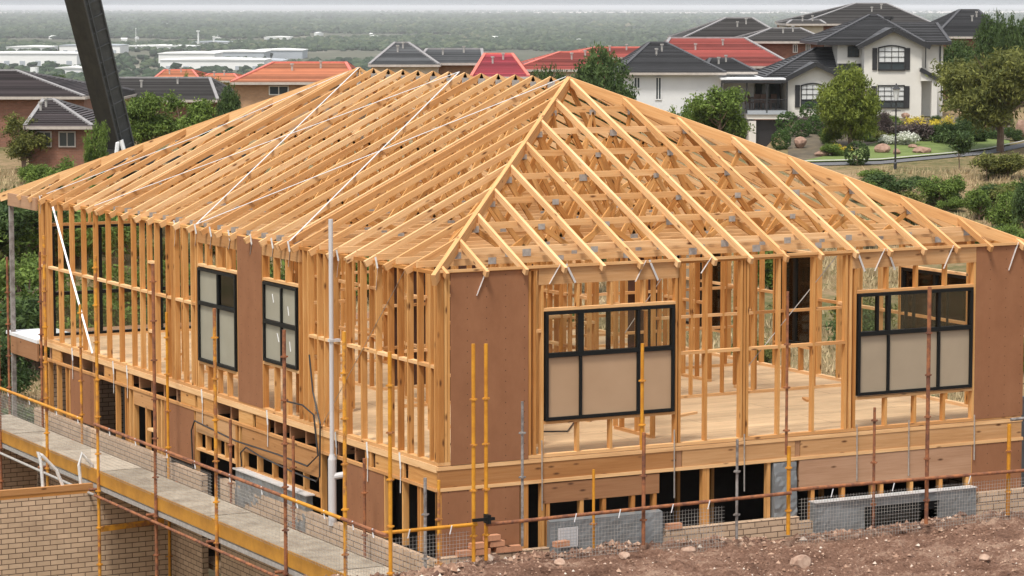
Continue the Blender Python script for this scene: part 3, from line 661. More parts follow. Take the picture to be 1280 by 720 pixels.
tag(MB().tube([(.5,1.2,.02),(1.0,1.6,.02),(1.6,1.3,.02),(2.4,2.2,.02),(3.1,1.9,.02),(3.6,2.6,.02)],.012,6).build('power_lead',M['hose'],None,True),'black power lead lying on the upper floor inside the near corner','lead')
for k,(x,y,a,l,nm) in enumerate(((5.6,2.6,.4,.5,'short timber offcut lying on the front room floor near the window bay'),(8.2,3.1,1.2,.35,'small timber offcut on the floor toward the back right of the front room'),(1.2,13.2,.9,.8,'long timber offcut on the floor at the far left end'))):
    o=MB().box(-l/2,l/2,-.045,.045,0,.035).build('timber_offcut',M['wood_edge']); o.location=(x,y,.001); o.rotation_euler=(0,0,a); tag(o,nm,'offcut')
# ================================================================== SCAFFOLDING
DZ=-1.55
def standard(p,parent,x,y,z0,z1,mt,r=.024,cl=()):
    r*=1.14
    n=empty('standard',(x,y,z0),parent=parent)
    MB().tube([(x,y,z0),(x,y,z1)],r,10).build('tube',M[mt],n,True)
    for z in (list(cl) or list(np.arange(z0+.35,z1-.15,.62))):
        MB().tube([(x,y,z-.012),(x,y,z+.012)],.043,8).box(x-.055,x+.055,y-.009,y+.009,z-.010,z+.010).box(x-.009,x+.009,y-.055,y+.055,z-.010,z+.010).build('collar',M[mt if mt!='yellow' else 'rusty_yellow'],n)
scf=empty('scaffold',(-.9,6,-4.4),'scaffold walkway with yellow toe board along the left side of the house','scaffold')
outer=[(14.8,1.5,'rust'),(12.16,2.4,'rusty_yellow'),(9.55,2.25,'rusty_yellow'),(6.89,2.33,'rust'),(4.35,1.87,'rusty_yellow'),(1.75,1.81,'rust'),(-.28,1.99,'rusty_yellow'),(-1.70,1.87,'yellow')]
for y,z,mt in outer: standard('',scf,-1.55,y,-4.5 if y>-.2 else -1.4,z,mt)
inner=[(18.2,1.5,'rust'),(16.22,1.75,'rust'),(14.0,.97,'rusty_yellow'),(9.66,1.24,'yellow'),(6.9,-.22,'rust'),(4.4,-.15,'rust'),(1.85,-.13,'rust'),(-.13,-.12,'grey_tube'),(-.55,-.09,'rusty_yellow')]
for y,z,mt in inner: standard('',scf,-.27,y,-1.6 if y<8 else -4.5,z,mt,.021)
segs=[(18.0,14.8,'yellow'),(14.8,12.16,'yellow'),(12.16,10.2,'yellow'),(9.55,6.89,'rust'),(6.89,4.35,'rust'),(4.35,1.75,'rust'),(1.75,-.28,'yellow'),(-.28,-1.70,'rust')]
for a,b,mt in segs: MB().tube([(-1.60,a,DZ+1.0),(-1.60,b,DZ+1.0)],.026,10).build('guard_rail',M[mt],scf,True)
for a,b in ((18,9.6),(9.6,1.75),(1.75,-1.2)): MB().tube([(-1.60,a,DZ-.20),(-1.60,b,DZ-.20)],.024,8).build('ledger',M['rust' if a<10 else 'galv'],scf,True)
for a,b in ((18,12.2),(12.15,9.57),(9.53,6.91),(6.87,4.37),(4.33,1.77),(1.73,-.6)):
    MB().box(-1.53,-1.505,b,a,DZ-.02,DZ+.21,.5).build('toe_board',M['toe'],scf)
for k,a in enumerate(np.arange(18,-.7,-2.42)):
    b=max(a-2.42,-.7); z=DZ-.05
    MB().box(-1.50,-.33,b+.018,a-.004,z,DZ-.008 if k%2 else DZ).build('deck_board',M['plank'],scf)
MB().box(-1.52,-1.46,-.7,18,DZ-.12,DZ-.051).build('deck_channel',M['galv'],scf)
for y,z,mt in outer[:-1]: MB().tube([(-1.70,y+.05,DZ-.10),(-.1,y+.05,DZ-.10)],.024,8).build('transom',M['rust'],scf,True)
for z in (DZ+.55,): pass
def mesh_panel(axis,pos,a,b,z0,z1,parent,step=.05):
    n=empty('mesh_panel',(0,0,0),parent=parent)
    mb=MB(); t=.0017
    for p in np.arange(a+step,b,step):
        if axis=='y': mb.box(pos-t,pos+t,p-t,p+t,z0,z1)
        else: mb.box(p-t,p+t,pos-t,pos+t,z0,z1)
    for z in np.arange(z0+step,z1,step):
        if axis=='y': mb.box(pos+t,pos+3*t,a,b,z-t,z+t)
        else: mb.box(a,b,pos+t,pos+3*t,z-t,z+t)
    mb.build('wire_mesh',M['galv'],n)
    for q in (a+(b-a)*.25,a+(b-a)*.75):
        cm=MB()
        if axis=='y': cm.beam((pos-.03,q,z1-.02),(pos-.035,q+.02,z1+.1),.012,.02)
        else: cm.beam((q,pos-.03,z1-.02),(q+.02,pos-.05,z1+.1),.02,.012)
        cm.build('wire_tie',M['fascia_white'],n)
for a,b in ((14.9,17.4),(12.3,14.7),(9.8,12.0),(7.0,9.4),(4.45,6.8),(1.85,4.25),(-.2,1.65),(-1.62,-.36)): mesh_panel('y',-1.58,a,b,DZ+.2,DZ+.93,scf)
MB().tube([(9.7,-.25,.02),(13.5,-.25,.04)],.026,8).build('guard_rail',M['grey_tube'],house,True)
frs=empty('guard_rail_fence',(4.5,-1.2,-1.1),'low scaffold tube guard rail with mesh in front of the house','guard rail')
for x,z0,z1,mt,r in ((-.07,-1.12,1.84,'yellow',.024),(.12,-1.12,1.83,'yellow',.024),(2.59,-1.13,.45,'rust',.024),(5.0,-1.2,.08,'yellow',.026),(7.43,-1.25,2.26,'rust',.026),(8.93,-1.25,.13,'yellow',.026)):
    standard('',frs,x,-1.2,z0,z1,mt,r)
standard('',frs,2.59,-1.15,.2,1.69,'yellow',.022)
for x,z0,z1,mt in ((1.05,-1.13,.9,'grey_tube'),(1.83,-1.13,-.02,'yellow'),(4.17,-1.2,.23,'grey_tube'),(5.0,-.05,2.3,'rust'),(6.53,-1.25,.53,'rust')):
    standard('',frs,x,-1.13 if x!=1.05 else -.5,z0,z1,mt,.018)
for a,b,za,zb,mt in ((-1.5,-.05,-.60,-.60,'yellow'),(.1,5.0,-.62,-.585,'rust'),(5.0,9.9,-.54,-.59,'rust'),(9.9,12.5,-.59,-.59,'rust')):
    MB().tube([(a,-1.26,za),(b,-1.26,zb)],.026,10).build('guard_rail',M[mt],frs,True)
MB().box(-.13,.2,-1.31,-1.27,-.56,-.52).box(.08,.13,-1.33,-1.2,-.60,-.48).build('coupler',M['black'],frs)
for a,b in ((-1.4,-.15),(1.1,2.5),(2.7,3.9),(5.15,7.3),(7.55,9.9)): mesh_panel('x',-1.24,a,b,-1.35,-.68,frs)

# ================================================================== LOWER-LEFT BRICKWORK
YW=10.03
def brickwall(name,boxes,label,cat='brick wall',mt='brick'):
    mb=MB()
    for b in boxes: mb.box(*b)
    return tag(mb.build(name,M[mt],None),label,cat)
bw=empty('garage_wall',(-3,YW,-4.4),'cream brick garage wall with a timber plate on top, below the scaffold walkway','brick wall')
MB().box(-6.6,-.16,YW-.12,YW,-4.7,-1.76).build('brickwork',M['brick'],bw); MB().box(-6.6,-1.5,YW-.115,YW-.02,-1.757,-1.70).build('base_plate',M['wood'],bw)
MB().box(-6.6,-1.5,YW-.125,YW-.03,-1.697,-1.60).build('wall_plate',M['lvl'],bw)
bw2=empty('garage_wall',(-3,14,-4.4),'rear cream brick pier and wall under the far scaffold deck','brick wall')
MB().box(-2.9,-2.3,14.4,15.0,-4.7,-1.9).box(-4.6,-4.3,14.0,16.6,-4.7,-1.9).box(-2.2,-.2,16.8,16.95,-4.7,-1.7).build('brickwork',M['brick'],bw2)
tag(MB().beam((-1.5,YW-.32,-2.35),(-.35,YW-.32,-2.3),.05,.09).build('timber_prop',M['rusty_yellow']),'orange painted beam on the garage wall under the walkway','beam')
for k,(x) in enumerate((-2.55,-2.2,-1.62)):
    pass
tag(MB().tube([(-2.36,10.0,-1.62),(-2.38,10.02,-1.2),(-2.42,10.05,-1.02),(-2.36,10.03,-1.08),(-2.12,10.0,-1.35),(-2.02,9.98,-1.62)],.03,8).build('metal_hoop',M['strap'],None,True),'bent silver strap hoop on the garage wall top, left one','strap')
tag(MB().tube([(-1.7,10.0,-1.62),(-1.72,10.02,-1.3),(-1.66,10.05,-1.1),(-1.5,10.0,-1.3),(-1.45,9.98,-1.62)],.03,8).build('metal_hoop',M['strap'],None,True),'bent silver strap hoop on the garage wall top, beside the scaffold standard','strap')
# loose bricks at the front right of the corner
i=0
for x,y,z,rz in ((.35,-.1,-1.27,.0),(.62,-.1,-1.27,.05),(.95,-.1,-1.27,-.05),(.55,-.1,-1.18,.02),(.85,-.09,-1.18,0),(1.12,-.1,-1.27,.0),(.78,-.1,-1.09,.03),(1.75,-.35,-1.22,.2),(3.75,-.1,-1.18,0)):
    mb=MB().box(-.115,.115,-.055,.055,0,.076); o=mb.build('loose_brick',M['lbrick']); o.location=(x,y,z); o.rotation_euler=(0,0,rz)
    tag(o,'loose orange brick lying on or beside the low cream brick wall at the front','brick','loose orange bricks')

# ================================================================== GROUND
prof_d=np.array([-3000,0,25,34,40,48,62,74,88,102,120,135,150,165,190,240,400,1000,2000,3000,90000.])
prof_z=np.array([10,-2.4,-2.6,-3.2,-4.5,-4.6,-5.6,-7.6,-8.2,-7.0,-5.4,-4.3,-2.55,-2.1,-1.1,-1.6,-12,-40,-58,-60,-60.])
def vnoise(x,y,seed=0):
    xi=np.floor(x).astype(np.int64);yi=np.floor(y).astype(np.int64);fx=x-xi;fy=y-yi;fx=fx*fx*(3-2*fx);fy=fy*fy*(3-2*fy)
    def h(a,b):
        n=(a*374761393+b*668265263+seed*974634777)&0x7fffffff; n=((n^(n>>13))*1274126177)&0x7fffffff; return ((n^(n>>16))&0xffff)/65535.0
    return (h(xi,yi)*(1-fx)+h(xi+1,yi)*fx)*(1-fy)+(h(xi,yi+1)*(1-fx)+h(xi+1,yi+1)*fx)*fy
def fbm(x,y,o=4,seed=0):
    s=0;a=.5
    for i in range(o): s=s+a*vnoise(x*2**i,y*2**i,seed+i);a*=.5
    return s
def tz(lat,d):
    lat=np.asarray(lat,float);d=np.asarray(d,float)
    z=np.interp(d,prof_d,prof_z)
    env=np.clip((d-60)/20,0,1)*np.clip((145-d)/10,0,1)
    z=z+env*(fbm(lat/9+50,d/9+50,4,3)-.47)*1.6
    # right-hand side of the far street climbs, the middle dips
    cx=lat/np.maximum(d,30)*FOC+640
    z=z+np.clip((d-170)/60,0,1)*np.clip((900-cx)/300,0,1)*np.clip((1500-d)/1000,0,1)*-2.0
    z=z-2.4*np.clip((d-166)/14,0,1)*np.clip((990-cx)/42,0,1)*np.clip((cx-880)/30,0,1)*np.clip((215-d)/10,0,1)
    return z
def _d():pass
def tzp(p):
    q=V(p)-CAM; return float(tz(q.dot(RT),q.dot(FH)))
def gpt(px,d,dz=0.0):
    lat=(px-640)/FOC*d*1.0; p=loc(lat,d); p.z=float(tz(lat,d))+dz; return p
th=np.concatenate([np.linspace(-180,-16,42)[:-1],np.linspace(-16,16,321),np.linspace(16,180,42)[1:]])*PI/180
rr=np.concatenate([[.5,5,12],np.geomspace(20,90000,420)])
TH,RR=np.meshgrid(th,rr); lat=RR*np.sin(TH); dd=RR*np.cos(TH); Z=tz(lat,dd)
P=np.stack([CAM.x+RT.x*lat+FH.x*dd,CAM.y+RT.y*lat+FH.y*dd,Z],-1).reshape(-1,3)
nr,nc=TH.shape; idx=np.arange(nr*nc).reshape(nr,nc)
F=np.stack([idx[:-1,:-1],idx[:-1,1:],idx[1:,1:],idx[1:,:-1]],-1).reshape(-1,4)
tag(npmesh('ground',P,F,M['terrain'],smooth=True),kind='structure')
# dirt bank in front of the house
xs=np.concatenate([np.linspace(-24,-7,60)[:-1],np.linspace(-7,16,700)]); ys=np.concatenate([np.linspace(-46,-6,60)[:-1],np.linspace(-6,.6,260)])
GX,GY=np.meshgrid(xs,ys)
edge=np.interp(GX,[-8,-4.3,-3.1,-2.0,-1.0,-.4,0,16],[.2,-.05,-.5,-1.1,-1.35,-1.25,-.75,-.70])+.18*(fbm(GX*1.7,GY*0+3,3,9)-.5)
base=np.interp(GX,[-24,-5,0,2.5,5,9,16],[-1.65,-1.24,-1.17,-1.22,-1.36,-1.36,-1.42])
rut=.22*(fbm(GX*.45,GY*1.9,5,21)-.5)+.16*(fbm(GX*2.0,GY*5.0,4,31)-.5)+.14*(fbm(GX*9,GY*10,4,41)-.5)
t=np.clip((GY-edge)/.9,0,1)
drop=np.where(GX<-.3,3.4,.6)
GZ=base+rut*np.clip(1.2-t,0,1)+.10*np.exp(-((GY-edge+.25)/.22)**2)*fbm(GX*1.3,GY,3,77)*1.2-drop*t**.8
lo=np.interp(GX,[-9,-5],[1,0]); GZ=GZ-lo*1.5
P=np.stack([GX,GY,GZ],-1).reshape(-1,3); nr,nc=GX.shape; idx=np.arange(nr*nc).reshape(nr,nc)
F=np.stack([idx[:-1,:-1],idx[:-1,1:],idx[1:,1:],idx[1:,:-1]],-1).reshape(-1,4)
tag(npmesh('dirt_ground',P,F,M['dirt'],smooth=True),kind='structure')
def dirtz(x,y):
    i=min(len(xs)-1,int(np.searchsorted(xs,x)));j=min(len(ys)-1,int(np.searchsorted(ys,y))); return float(GZ[j,i])
def rockmesh(name,size,mat,seed,flat=.65):
    r=random.Random(seed); mb=MB()
    import bmesh
    bm=bmesh.new(); bmesh.ops.create_icosphere(bm,subdivisions=2,radius=1)
    dirs=[(V((r.gauss(0,1),r.gauss(0,1),r.gauss(0,1))).normalized(),r.uniform(.55,.95)) for _ in range(9)]
    for v in bm.verts:
        c=v.co.copy()
        for d,l in dirs:
            k=c.dot(d)
            if k>l: c-=d*(k-l)*.85
        v.co=V((c.x*size[0],c.y*size[1],c.z*size[2]))*(1+.05*r.uniform(-1,1))
    me=bpy.data.meshes.new(name); bm.to_mesh(me); bm.free(); me.materials.append(mat); return me
def rock(name,p,size,mat,seed,label,cat='rock',group=None,rz=0):
    o=bpy.data.objects.new(name,rockmesh(name,size,mat,seed)); COL.objects.link(o); o.location=p; o.rotation_euler=(0,0,rz); return tag(o,label,cat,group)
def dpt(px,py):
    for k in range(600):
        d=30+k*.025; p=at(px,py,d)
        if xs[0]<p.x<xs[-1] and ys[0]<p.y<ys[-1] and p.z<=dirtz(p.x,p.y): return p
    return None
p=dpt(1001,709)
if p: rock('boulder',p+V((0,0,.06)),(.16,.13,.13),M['stone'],3,'lone brown rock on the bare dirt, the largest stone at lower right')
for k,(px,py) in enumerate([(470,712),(545,708),(590,700),(640,690),(780,697),(700,706),(860,690),(1070,672),(1130,664),(1230,700),(360,714),(300,716)]):
    p=dpt(px,py)
    if p: s=random.uniform(.05,.09); rock('stone',p+V((0,0,s*.3)),(s*1.3,s,s*.8),M['stone'],20+k,'fist sized pale stone lying on the dirt in front of the house','stone','stones on the dirt',rz=random.random()*6)
# gravel and clods as stuff
def scatter_tets(n,fn,mat,name,smin,smax):
    base=np.array([[1,0,-.4],[-.5,.87,-.4],[-.5,-.87,-.4],[0,0,.8]])
    vs=[];fs=[];rs=[]
    for i in range(n):
        p=fn()
        if p is None: continue
        s=random.uniform(smin,smax)**1.0*(1 if random.random()<.93 else 2.0);a=random.random()*6.3
        R=np.array([[math.cos(a),-math.sin(a),0],[math.sin(a),math.cos(a),0],[0,0,1]]); b=(base*s*np.array([random.uniform(.7,1.4),random.uniform(.7,1.4),random.uniform(.5,1)]))@R.T
        o=len(vs)*4; vs.append(b+np.array(p)); fs+= [[o,o+1,o+3],[o+1,o+2,o+3],[o+2,o,o+3]]; r=random.random(); rs+=[r]*3
    return tag(npmesh(name,np.concatenate(vs),np.array(fs),mat,np.array(rs)),kind='stuff')
def gf():
    x=random.uniform(-5,13);y=random.uniform(-6,-.6); return (x,y,dirtz(x,y)+.004)
def clodm():
    m,nt,b,o=newmat('dirt_gravel'); r=attr(nt,'rnd').outputs['Fac']; c=ramp(nt,[(0,(.09,.045,.03)),(.55,(.25,.14,.09)),(.93,(.42,.28,.20)),(1,(.58,.50,.42))],r); nt.links.new(c,b.inputs['Base Color']); b.inputs['Roughness'].default_value=.95; return m
M['gravel']=clodm()
scatter_tets(11000,gf,M['gravel'],'gravel',.007,.028)
def cf():
    x=random.uniform(-4.6,11);y=float(np.interp(x,[-8,-4.3,-3.1,-2.0,-1.0,-.4,0,16],[.2,-.05,-.5,-1.1,-1.35,-1.25,-.75,-.70]))+random.gauss(-.12,.16); return (x,y,dirtz(x,y)+.01)
scatter_tets(1500,cf,M['gravel'],'dirt_clods',.02,.06)

# ================================================================== VEGETATION
def leaves(cl,per,size,spread,seed,elong=1.0,droop=0.0):
    """cl: (n,3) cluster centres; returns verts,faces,rnd of quads"""
    r=np.random.default_rng(seed); n=len(cl); c=np.repeat(cl,per,0)+r.normal(0,spread,(n*per,3))*np.array([1,1,.8])
    a=r.normal(size=(n*per,3)); a/=np.linalg.norm(a,axis=1)[:,None]; b=r.normal(size=(n*per,3)); b[:,2]-=droop; b-=a*(a*b).sum(1)[:,None]; b/=np.linalg.norm(b,axis=1)[:,None]
    s=size*r.uniform(.6,1.3,(n*per,1)); p=c; u=a*s*.5; v=b*s*elong
    q=np.stack([p-v,p-u,p+v,p+u],1).reshape(-1,3); f=np.arange(len(q)).reshape(-1,4)
    base=np.repeat(r.uniform(.05,.85,n),per)+r.uniform(-.15,.15,n*per); return q,f,np.clip(base,0,1)
def ell(seed,lobes,n,shell=.55):
    r=np.random.default_rng(seed); out=[]
    w=np.array([l[3]*l[4]*l[5] for l in lobes]); w/=w.sum()
    for l,k in zip(lobes,(w*n).astype(int)+1):
        d=r.normal(size=(k,3)); d/=np.linalg.norm(d,axis=1)[:,None]; rad=r.uniform(shell,1.03,(k,1)); out.append(np.array(l[:3])+d*rad*np.array(l[3:6]))
    return np.concatenate(out)
def limb_tree(seed,h,base,r0,n,spread,multi=1):
    rr_=random.Random(seed); mb=MB()
    for m_ in range(multi):
        a=rr_.random()*6.28; x=y=0
        pts=[(0,0,-.04)]; lean=.05+.12*(multi>1)
        for k in range(1,5): pts.append((x+math.cos(a)*lean*k*.6*h*.3+rr_.uniform(-.01,.01),y+math.sin(a)*lean*k*.6*h*.3+rr_.uniform(-.01,.01),h*.8*k/4))
        mb.tube(pts,[r0,r0*.8,r0*.6,r0*.38,r0*.15],7)
        for k in range(n):
            t=rr_.uniform(base,.8); z=h*.8*t; i=min(3,int(t*4)); f=t*4-i; p=V(pts[i]).lerp(V(pts[i+1]),f); b=rr_.random()*6.28; l=spread*rr_.uniform(.6,1)
            q=p+V((math.cos(b)*l,math.sin(b)*l,l*rr_.uniform(.4,.9)))
            mb.tube([p,p.lerp(q,.5)+V((0,0,-.02)),q],[r0*.4*(1.1-t*.6),r0*.25,r0*.07],5)
    return mb
PROTO={}
def proto(kind):
    if kind in PROTO: return PROTO[kind]
    k,v=kind
    sd={'round':1,'loose':2,'wattle':3,'conifer':4,'ball':5,'bush':6,'gum':7,'low':8,'sapling':9}[k]*100+v; r=random.Random(sd); mats={'round':'leaf_dark','loose':'leaf','wattle':'leaf_wattle','conifer':'leaf_dark','ball':'leaf_clip','bush':'leaf','gum':'leaf_olive','low':'leaf_dark','sapling':'leaf_dark'}
    # unit: height 1, crown width about 1 at scale 1
    if k=='round': lob=[(0,0,.55,.46,.46,.42)]+[(r.uniform(-.28,.28),r.uniform(-.28,.28),r.uniform(.4,.82),.2,.2,.17) for _ in range(7)]; q=ell(sd,lob,900); L_=leaves(q,14,.018,.030,sd,1.3); T_=limb_tree(sd,1,.3,.03,6,.3)
    elif k=='loose': lob=[(r.uniform(-.3,.3),r.uniform(-.3,.3),r.uniform(.35,.85),r.uniform(.14,.24),r.uniform(.14,.24),r.uniform(.10,.17)) for _ in range(13)]; q=ell(sd,lob,800,.3); L_=leaves(q,14,.02,.034,sd,1.4); T_=limb_tree(sd,1,.2,.03,9,.35,2)
    elif k=='wattle': lob=[(0,0,.50,.42,.42,.36),(0.02,0,.80,.24,.24,.19)]+[(r.uniform(-.36,.36),r.uniform(-.36,.36),r.uniform(.22,.7),.15,.15,.2) for _ in range(12)]; q=ell(sd,lob,1300,.4); L_=leaves(q,20,.014,.030,sd,2.0,1.2); T_=limb_tree(sd,1,.1,.022,8,.3,3)
    elif k=='conifer': lob=[(0,0,.3,.42,.42,.3),(0,0,.58,.38,.38,.3),(.03,0,.80,.24,.24,.2)]+[(r.uniform(-.2,.2),r.uniform(-.2,.2),r.uniform(.2,.8),.14,.14,.18) for _ in range(7)]; q=ell(sd,lob,900,.5); L_=leaves(q,14,.017,.028,sd,1.6,-.8); T_=limb_tree(sd,.8,.3,.03,4,.15)
    elif k=='ball': lob=[(0,0,.5,.48,.48,.48)]; q=ell(sd,lob,420,.86); L_=leaves(q,10,.035,.018,sd); T_=limb_tree(sd,.6,.2,.04,4,.25)
    elif k=='bush': lob=[(r.uniform(-.3,.3),r.uniform(-.3,.3),r.uniform(.2,.65),r.uniform(.16,.28),r.uniform(.16,.28),r.uniform(.16,.28)) for _ in range(9)]; q=ell(sd,lob,520,.3); L_=leaves(q,13,.026,.045,sd,1.5); T_=limb_tree(sd,.8,.1,.03,6,.3,3)
    elif k=='low': lob=[(r.uniform(-.4,.4),r.uniform(-.4,.4),r.uniform(.2,.5),r.uniform(.16,.28),r.uniform(.16,.28),r.uniform(.16,.3)) for _ in range(9)]; q=ell(sd,lob,320,.2); L_=leaves(q,12,.028,.06,sd,1.6,-.5); T_=limb_tree(sd,.6,.1,.02,6,.3,3)
    elif k=='gum': lob=[(r.uniform(-.38,.38),r.uniform(-.38,.38),r.uniform(.30,.88),r.uniform(.14,.24),r.uniform(.14,.24),r.uniform(.09,.16)) for _ in range(24)]; q=ell(sd,lob,1300,.25); L_=leaves(q,20,.013,.030,sd,1.9,1.0); T_=limb_tree(sd,1,.35,.035,11,.38)
    elif k=='sapling': lob=[(r.uniform(-.25,.25),r.uniform(-.25,.25),r.uniform(.45,.85),.17,.17,.12) for _ in range(8)]; q=ell(sd,lob,170,.2); L_=leaves(q,9,.03,.05,sd,1.8); T_=limb_tree(sd,1,.4,.016,7,.25)
    c=npmesh('crown',L_[0],L_[1],M[mats[k]],L_[2]); t=T_.build('trunk',M['bark'],None,True)
    cm,tm=c.data,t.data; bpy.data.objects.remove(c); bpy.data.objects.remove(t); PROTO[kind]=(cm,tm); return PROTO[kind]
RECOL={}
def plant(kind,v,p,w,h,name,label,cat,group=None,mat=None,rz=None):
    cm,tm=proto((kind,v))
    if mat:
        key=(kind,v,mat)
        if key not in RECOL: m2=cm.copy(); m2.materials[0]=M[mat]; RECOL[key]=m2
        cm=RECOL[key]
    e=empty(name,p,label,cat,group); e.rotation_euler=(0,0,rz if rz is not None else random.random()*6.28); e.scale=(w,w,h)
    for nm,me in (('trunk',tm),('crown',cm)):
        o=bpy.data.objects.new(nm,me); COL.objects.link(o); o.parent=e
    return e
def hit(px,py,d0=55,d1=1200):
    d=d0
    while d<d1:
        p=at(px,py,d)
        if p.z<=tzp(p): return p,d
        d+=.25 if d<300 else 2
    p=at(px,py,d0+60); return p,d0+60
def pl(kind,v,px,pyb,wpx,hpx,name,label,cat,d=None,group=None,mat=None):
    if d is None: p,d=hit(px,pyb)
    else: p=at(px,pyb,d)
    k=d/FOC; p=V(p); gz=tzp(p); h=hpx*k
    if p.z>gz: h+=p.z-gz; p.z=gz
    p.z-=.05
    return plant(kind,v,p,wpx*k,h,name,label,cat,group,mat)
# near the white house
pl('wattle',0,1062,183,88,104,'tree','bushy green wattle tree in front of the white two storey house beside the lamp post','tree')
pl('gum',0,1250,190,150,138,'tree','large olive green gum tree at the right edge above the footpath','tree')
pl('conifer',0,1232,82,50,66,'tree','dark conifer behind the gum tree, left one of the hedge','tree',d=215)
pl('conifer',1,1262,80,44,62,'tree','dark conifer behind the gum tree near the right edge','tree',d=216)
pl('conifer',2,1247,84,34,72,'tree','narrow dark conifer between two others at upper right','tree',d=218)
pl('round',0,1195,105,60,60,'tree','dull green tree between the white house and the gum tree','tree',d=207)
pl('conifer',1,1278,90,50,70,'tree','dark conifer cut by the right edge of the view','tree',d=219)
pl('loose',1,898,180,86,78,'tree','olive tree in front of the white balcony','tree',d=165)
pl('round',1,752,125,92,68,'tree','dense round dark tree rising behind the hip apex','tree',d=150)
pl('round',2,684,110,58,34,'tree','small dark tree left of the dense round tree','tree',d=152)
pl('bush',0,712,112,54,24,'shrub','low green shrub between the two dark trees behind the ridge','shrub',d=152)
pl('bush',1,786,125,30,30,'shrub','grey green shrub at the foot of the white painted wall','shrub',d=160,mat='leaf_dark')
pl('bush',2,846,142,36,20,'shrub','small spiky shrub in front of the long white wall','shrub',d=160)
for i,(x,y,w) in enumerate([(984,168,30),(1002,172,24),(984,176,18),(976,187,26),(1020,168,26),(1012,152,26)]):
    pl('ball',i%2,x,y,w,w,'clipped_shrub',['largest clipped round shrub by the garage door','clipped round shrub right of the largest one','smallest clipped round shrub of the group','lowest clipped round shrub nearest the roof','clipped round shrub left of the wattle tree','clipped round shrub under the arched window'][i],'shrub')
pl('ball',1,1071,207,32,32,'clipped_shrub','dark round bush standing alone at the footpath edge','shrub',mat='leaf_dark')
pl('low',0,1150,148,44,16,'shrub','bright yellow shrub under the porch of the white house','shrub',mat='leaf_yellow',d=176); pl('low',1,1178,158,28,24,'shrub','yellow leaved bush right of the porch','shrub',mat='leaf_yellow',d=174); pl('low',2,1052,190,28,15,'shrub','yellow shrub at the foot of the wattle tree','shrub',mat='leaf_yellow')
pl('low',1,1145,164,50,24,'shrub','purple grey bush in the garden bed below the porch','shrub',mat='leaf_purple',d=172); pl('bush',1,1105,152,26,20,'shrub','reddish bush beside the lower window of the white house','shrub',mat='leaf_purple',d=176)
pl('low',2,1122,166,44,9,'flower_bed','clump of small white flowers on the lawn edge','flowers',mat='flower',d=169)
for i,(x,y,w,h) in enumerate([(1121,178,26,14),(1138,178,22,11),(1104,180,22,10),(1089,178,16,8),(1175,176,40,26),(1190,180,50,34),(1035,180,30,26),(1222,178,30,22),(1040,196,34,20)]):
    pl('bush',i%3,x,y,w,h,'shrub',['low green mound behind the lamp post','low green mound right of the lamp post','low green mound left of the lamp post','tiny green mound on the lawn beside the wattle trunk','grey green shrub in the rockery right of the lawn','broad dark shrub behind the footpath tree','light green shrub left of the wattle trunk','shrub under the gum tree by the footpath','green shrub above the yellow one near the roof edge'][i],'shrub',mat=['leaf','leaf','leaf','leaf','leaf_dark','leaf_dark','leaf','leaf_dark','leaf'][i])
pl('sapling',0,1199,216,58,62,'tree','young grey green tree on a thin trunk below the footpath','tree',mat='leaf_dark'); pl('sapling',1,1233,226,46,42,'tree','sparse olive sapling on the dry slope near the right edge','tree',mat='leaf_olive')
for i,(x,y,w,h,k,mt) in enumerate([(1224,276,44,52,'bush','leaf'),(1262,290,56,62,'bush','leaf'),(1285,300,50,90,'bush','leaf_dark'),(1250,322,60,50,'bush','leaf_dark'),(1262,250,40,30,'bush','leaf'),(1118,240,70,34,'low','leaf_dark'),(1090,222,40,18,'low','leaf'),(1186,244,26,26,'low','leaf'),(1186,262,34,22,'low','leaf'),(1278,420,34,90,'bush','leaf_dark'),(1280,360,30,60,'bush','leaf_dark'),(1150,232,40,18,'low','leaf_dark')]):
    pl(k,i%3,x,y,w,h,'shrub',['bright green shrub above the right end of the roof','green shrub at the right edge above the eaves','dark shrub cut by the right edge beside the roof corner','dark shrub low behind the right hip','small green shrub top of the right hand group','wide low dark scrub on the dry slope above the right hip','low green scrub beside the alone standing round bush','small light shrub in the dry grass on the right slope','second small shrub lower in the dry grass on the right slope','dark shrub beyond the right wall panel at the edge of view','dark shrub below the roof corner at the right edge','flat dark scrub on the slope under the lamp post'][i],'shrub',mat=mt)
# planting that fills the terraced garden
random.seed(31)
for i in range(60):
    px=random.uniform(990,1270); d=random.uniform(170,186); 
    if px<1075 and d<172: continue
    p=gpt(px,d,-.05); s=random.uniform(.6,1.5); plant(random.choice(['bush','low']),random.randrange(3),p,s*1.2,s*.8,'shrub','small mixed garden shrub in the bed below the white house','shrub','small shrubs in the garden bed',mat=random.choice(['leaf','leaf_dark','leaf_olive','leaf_purple','leaf_dark']))
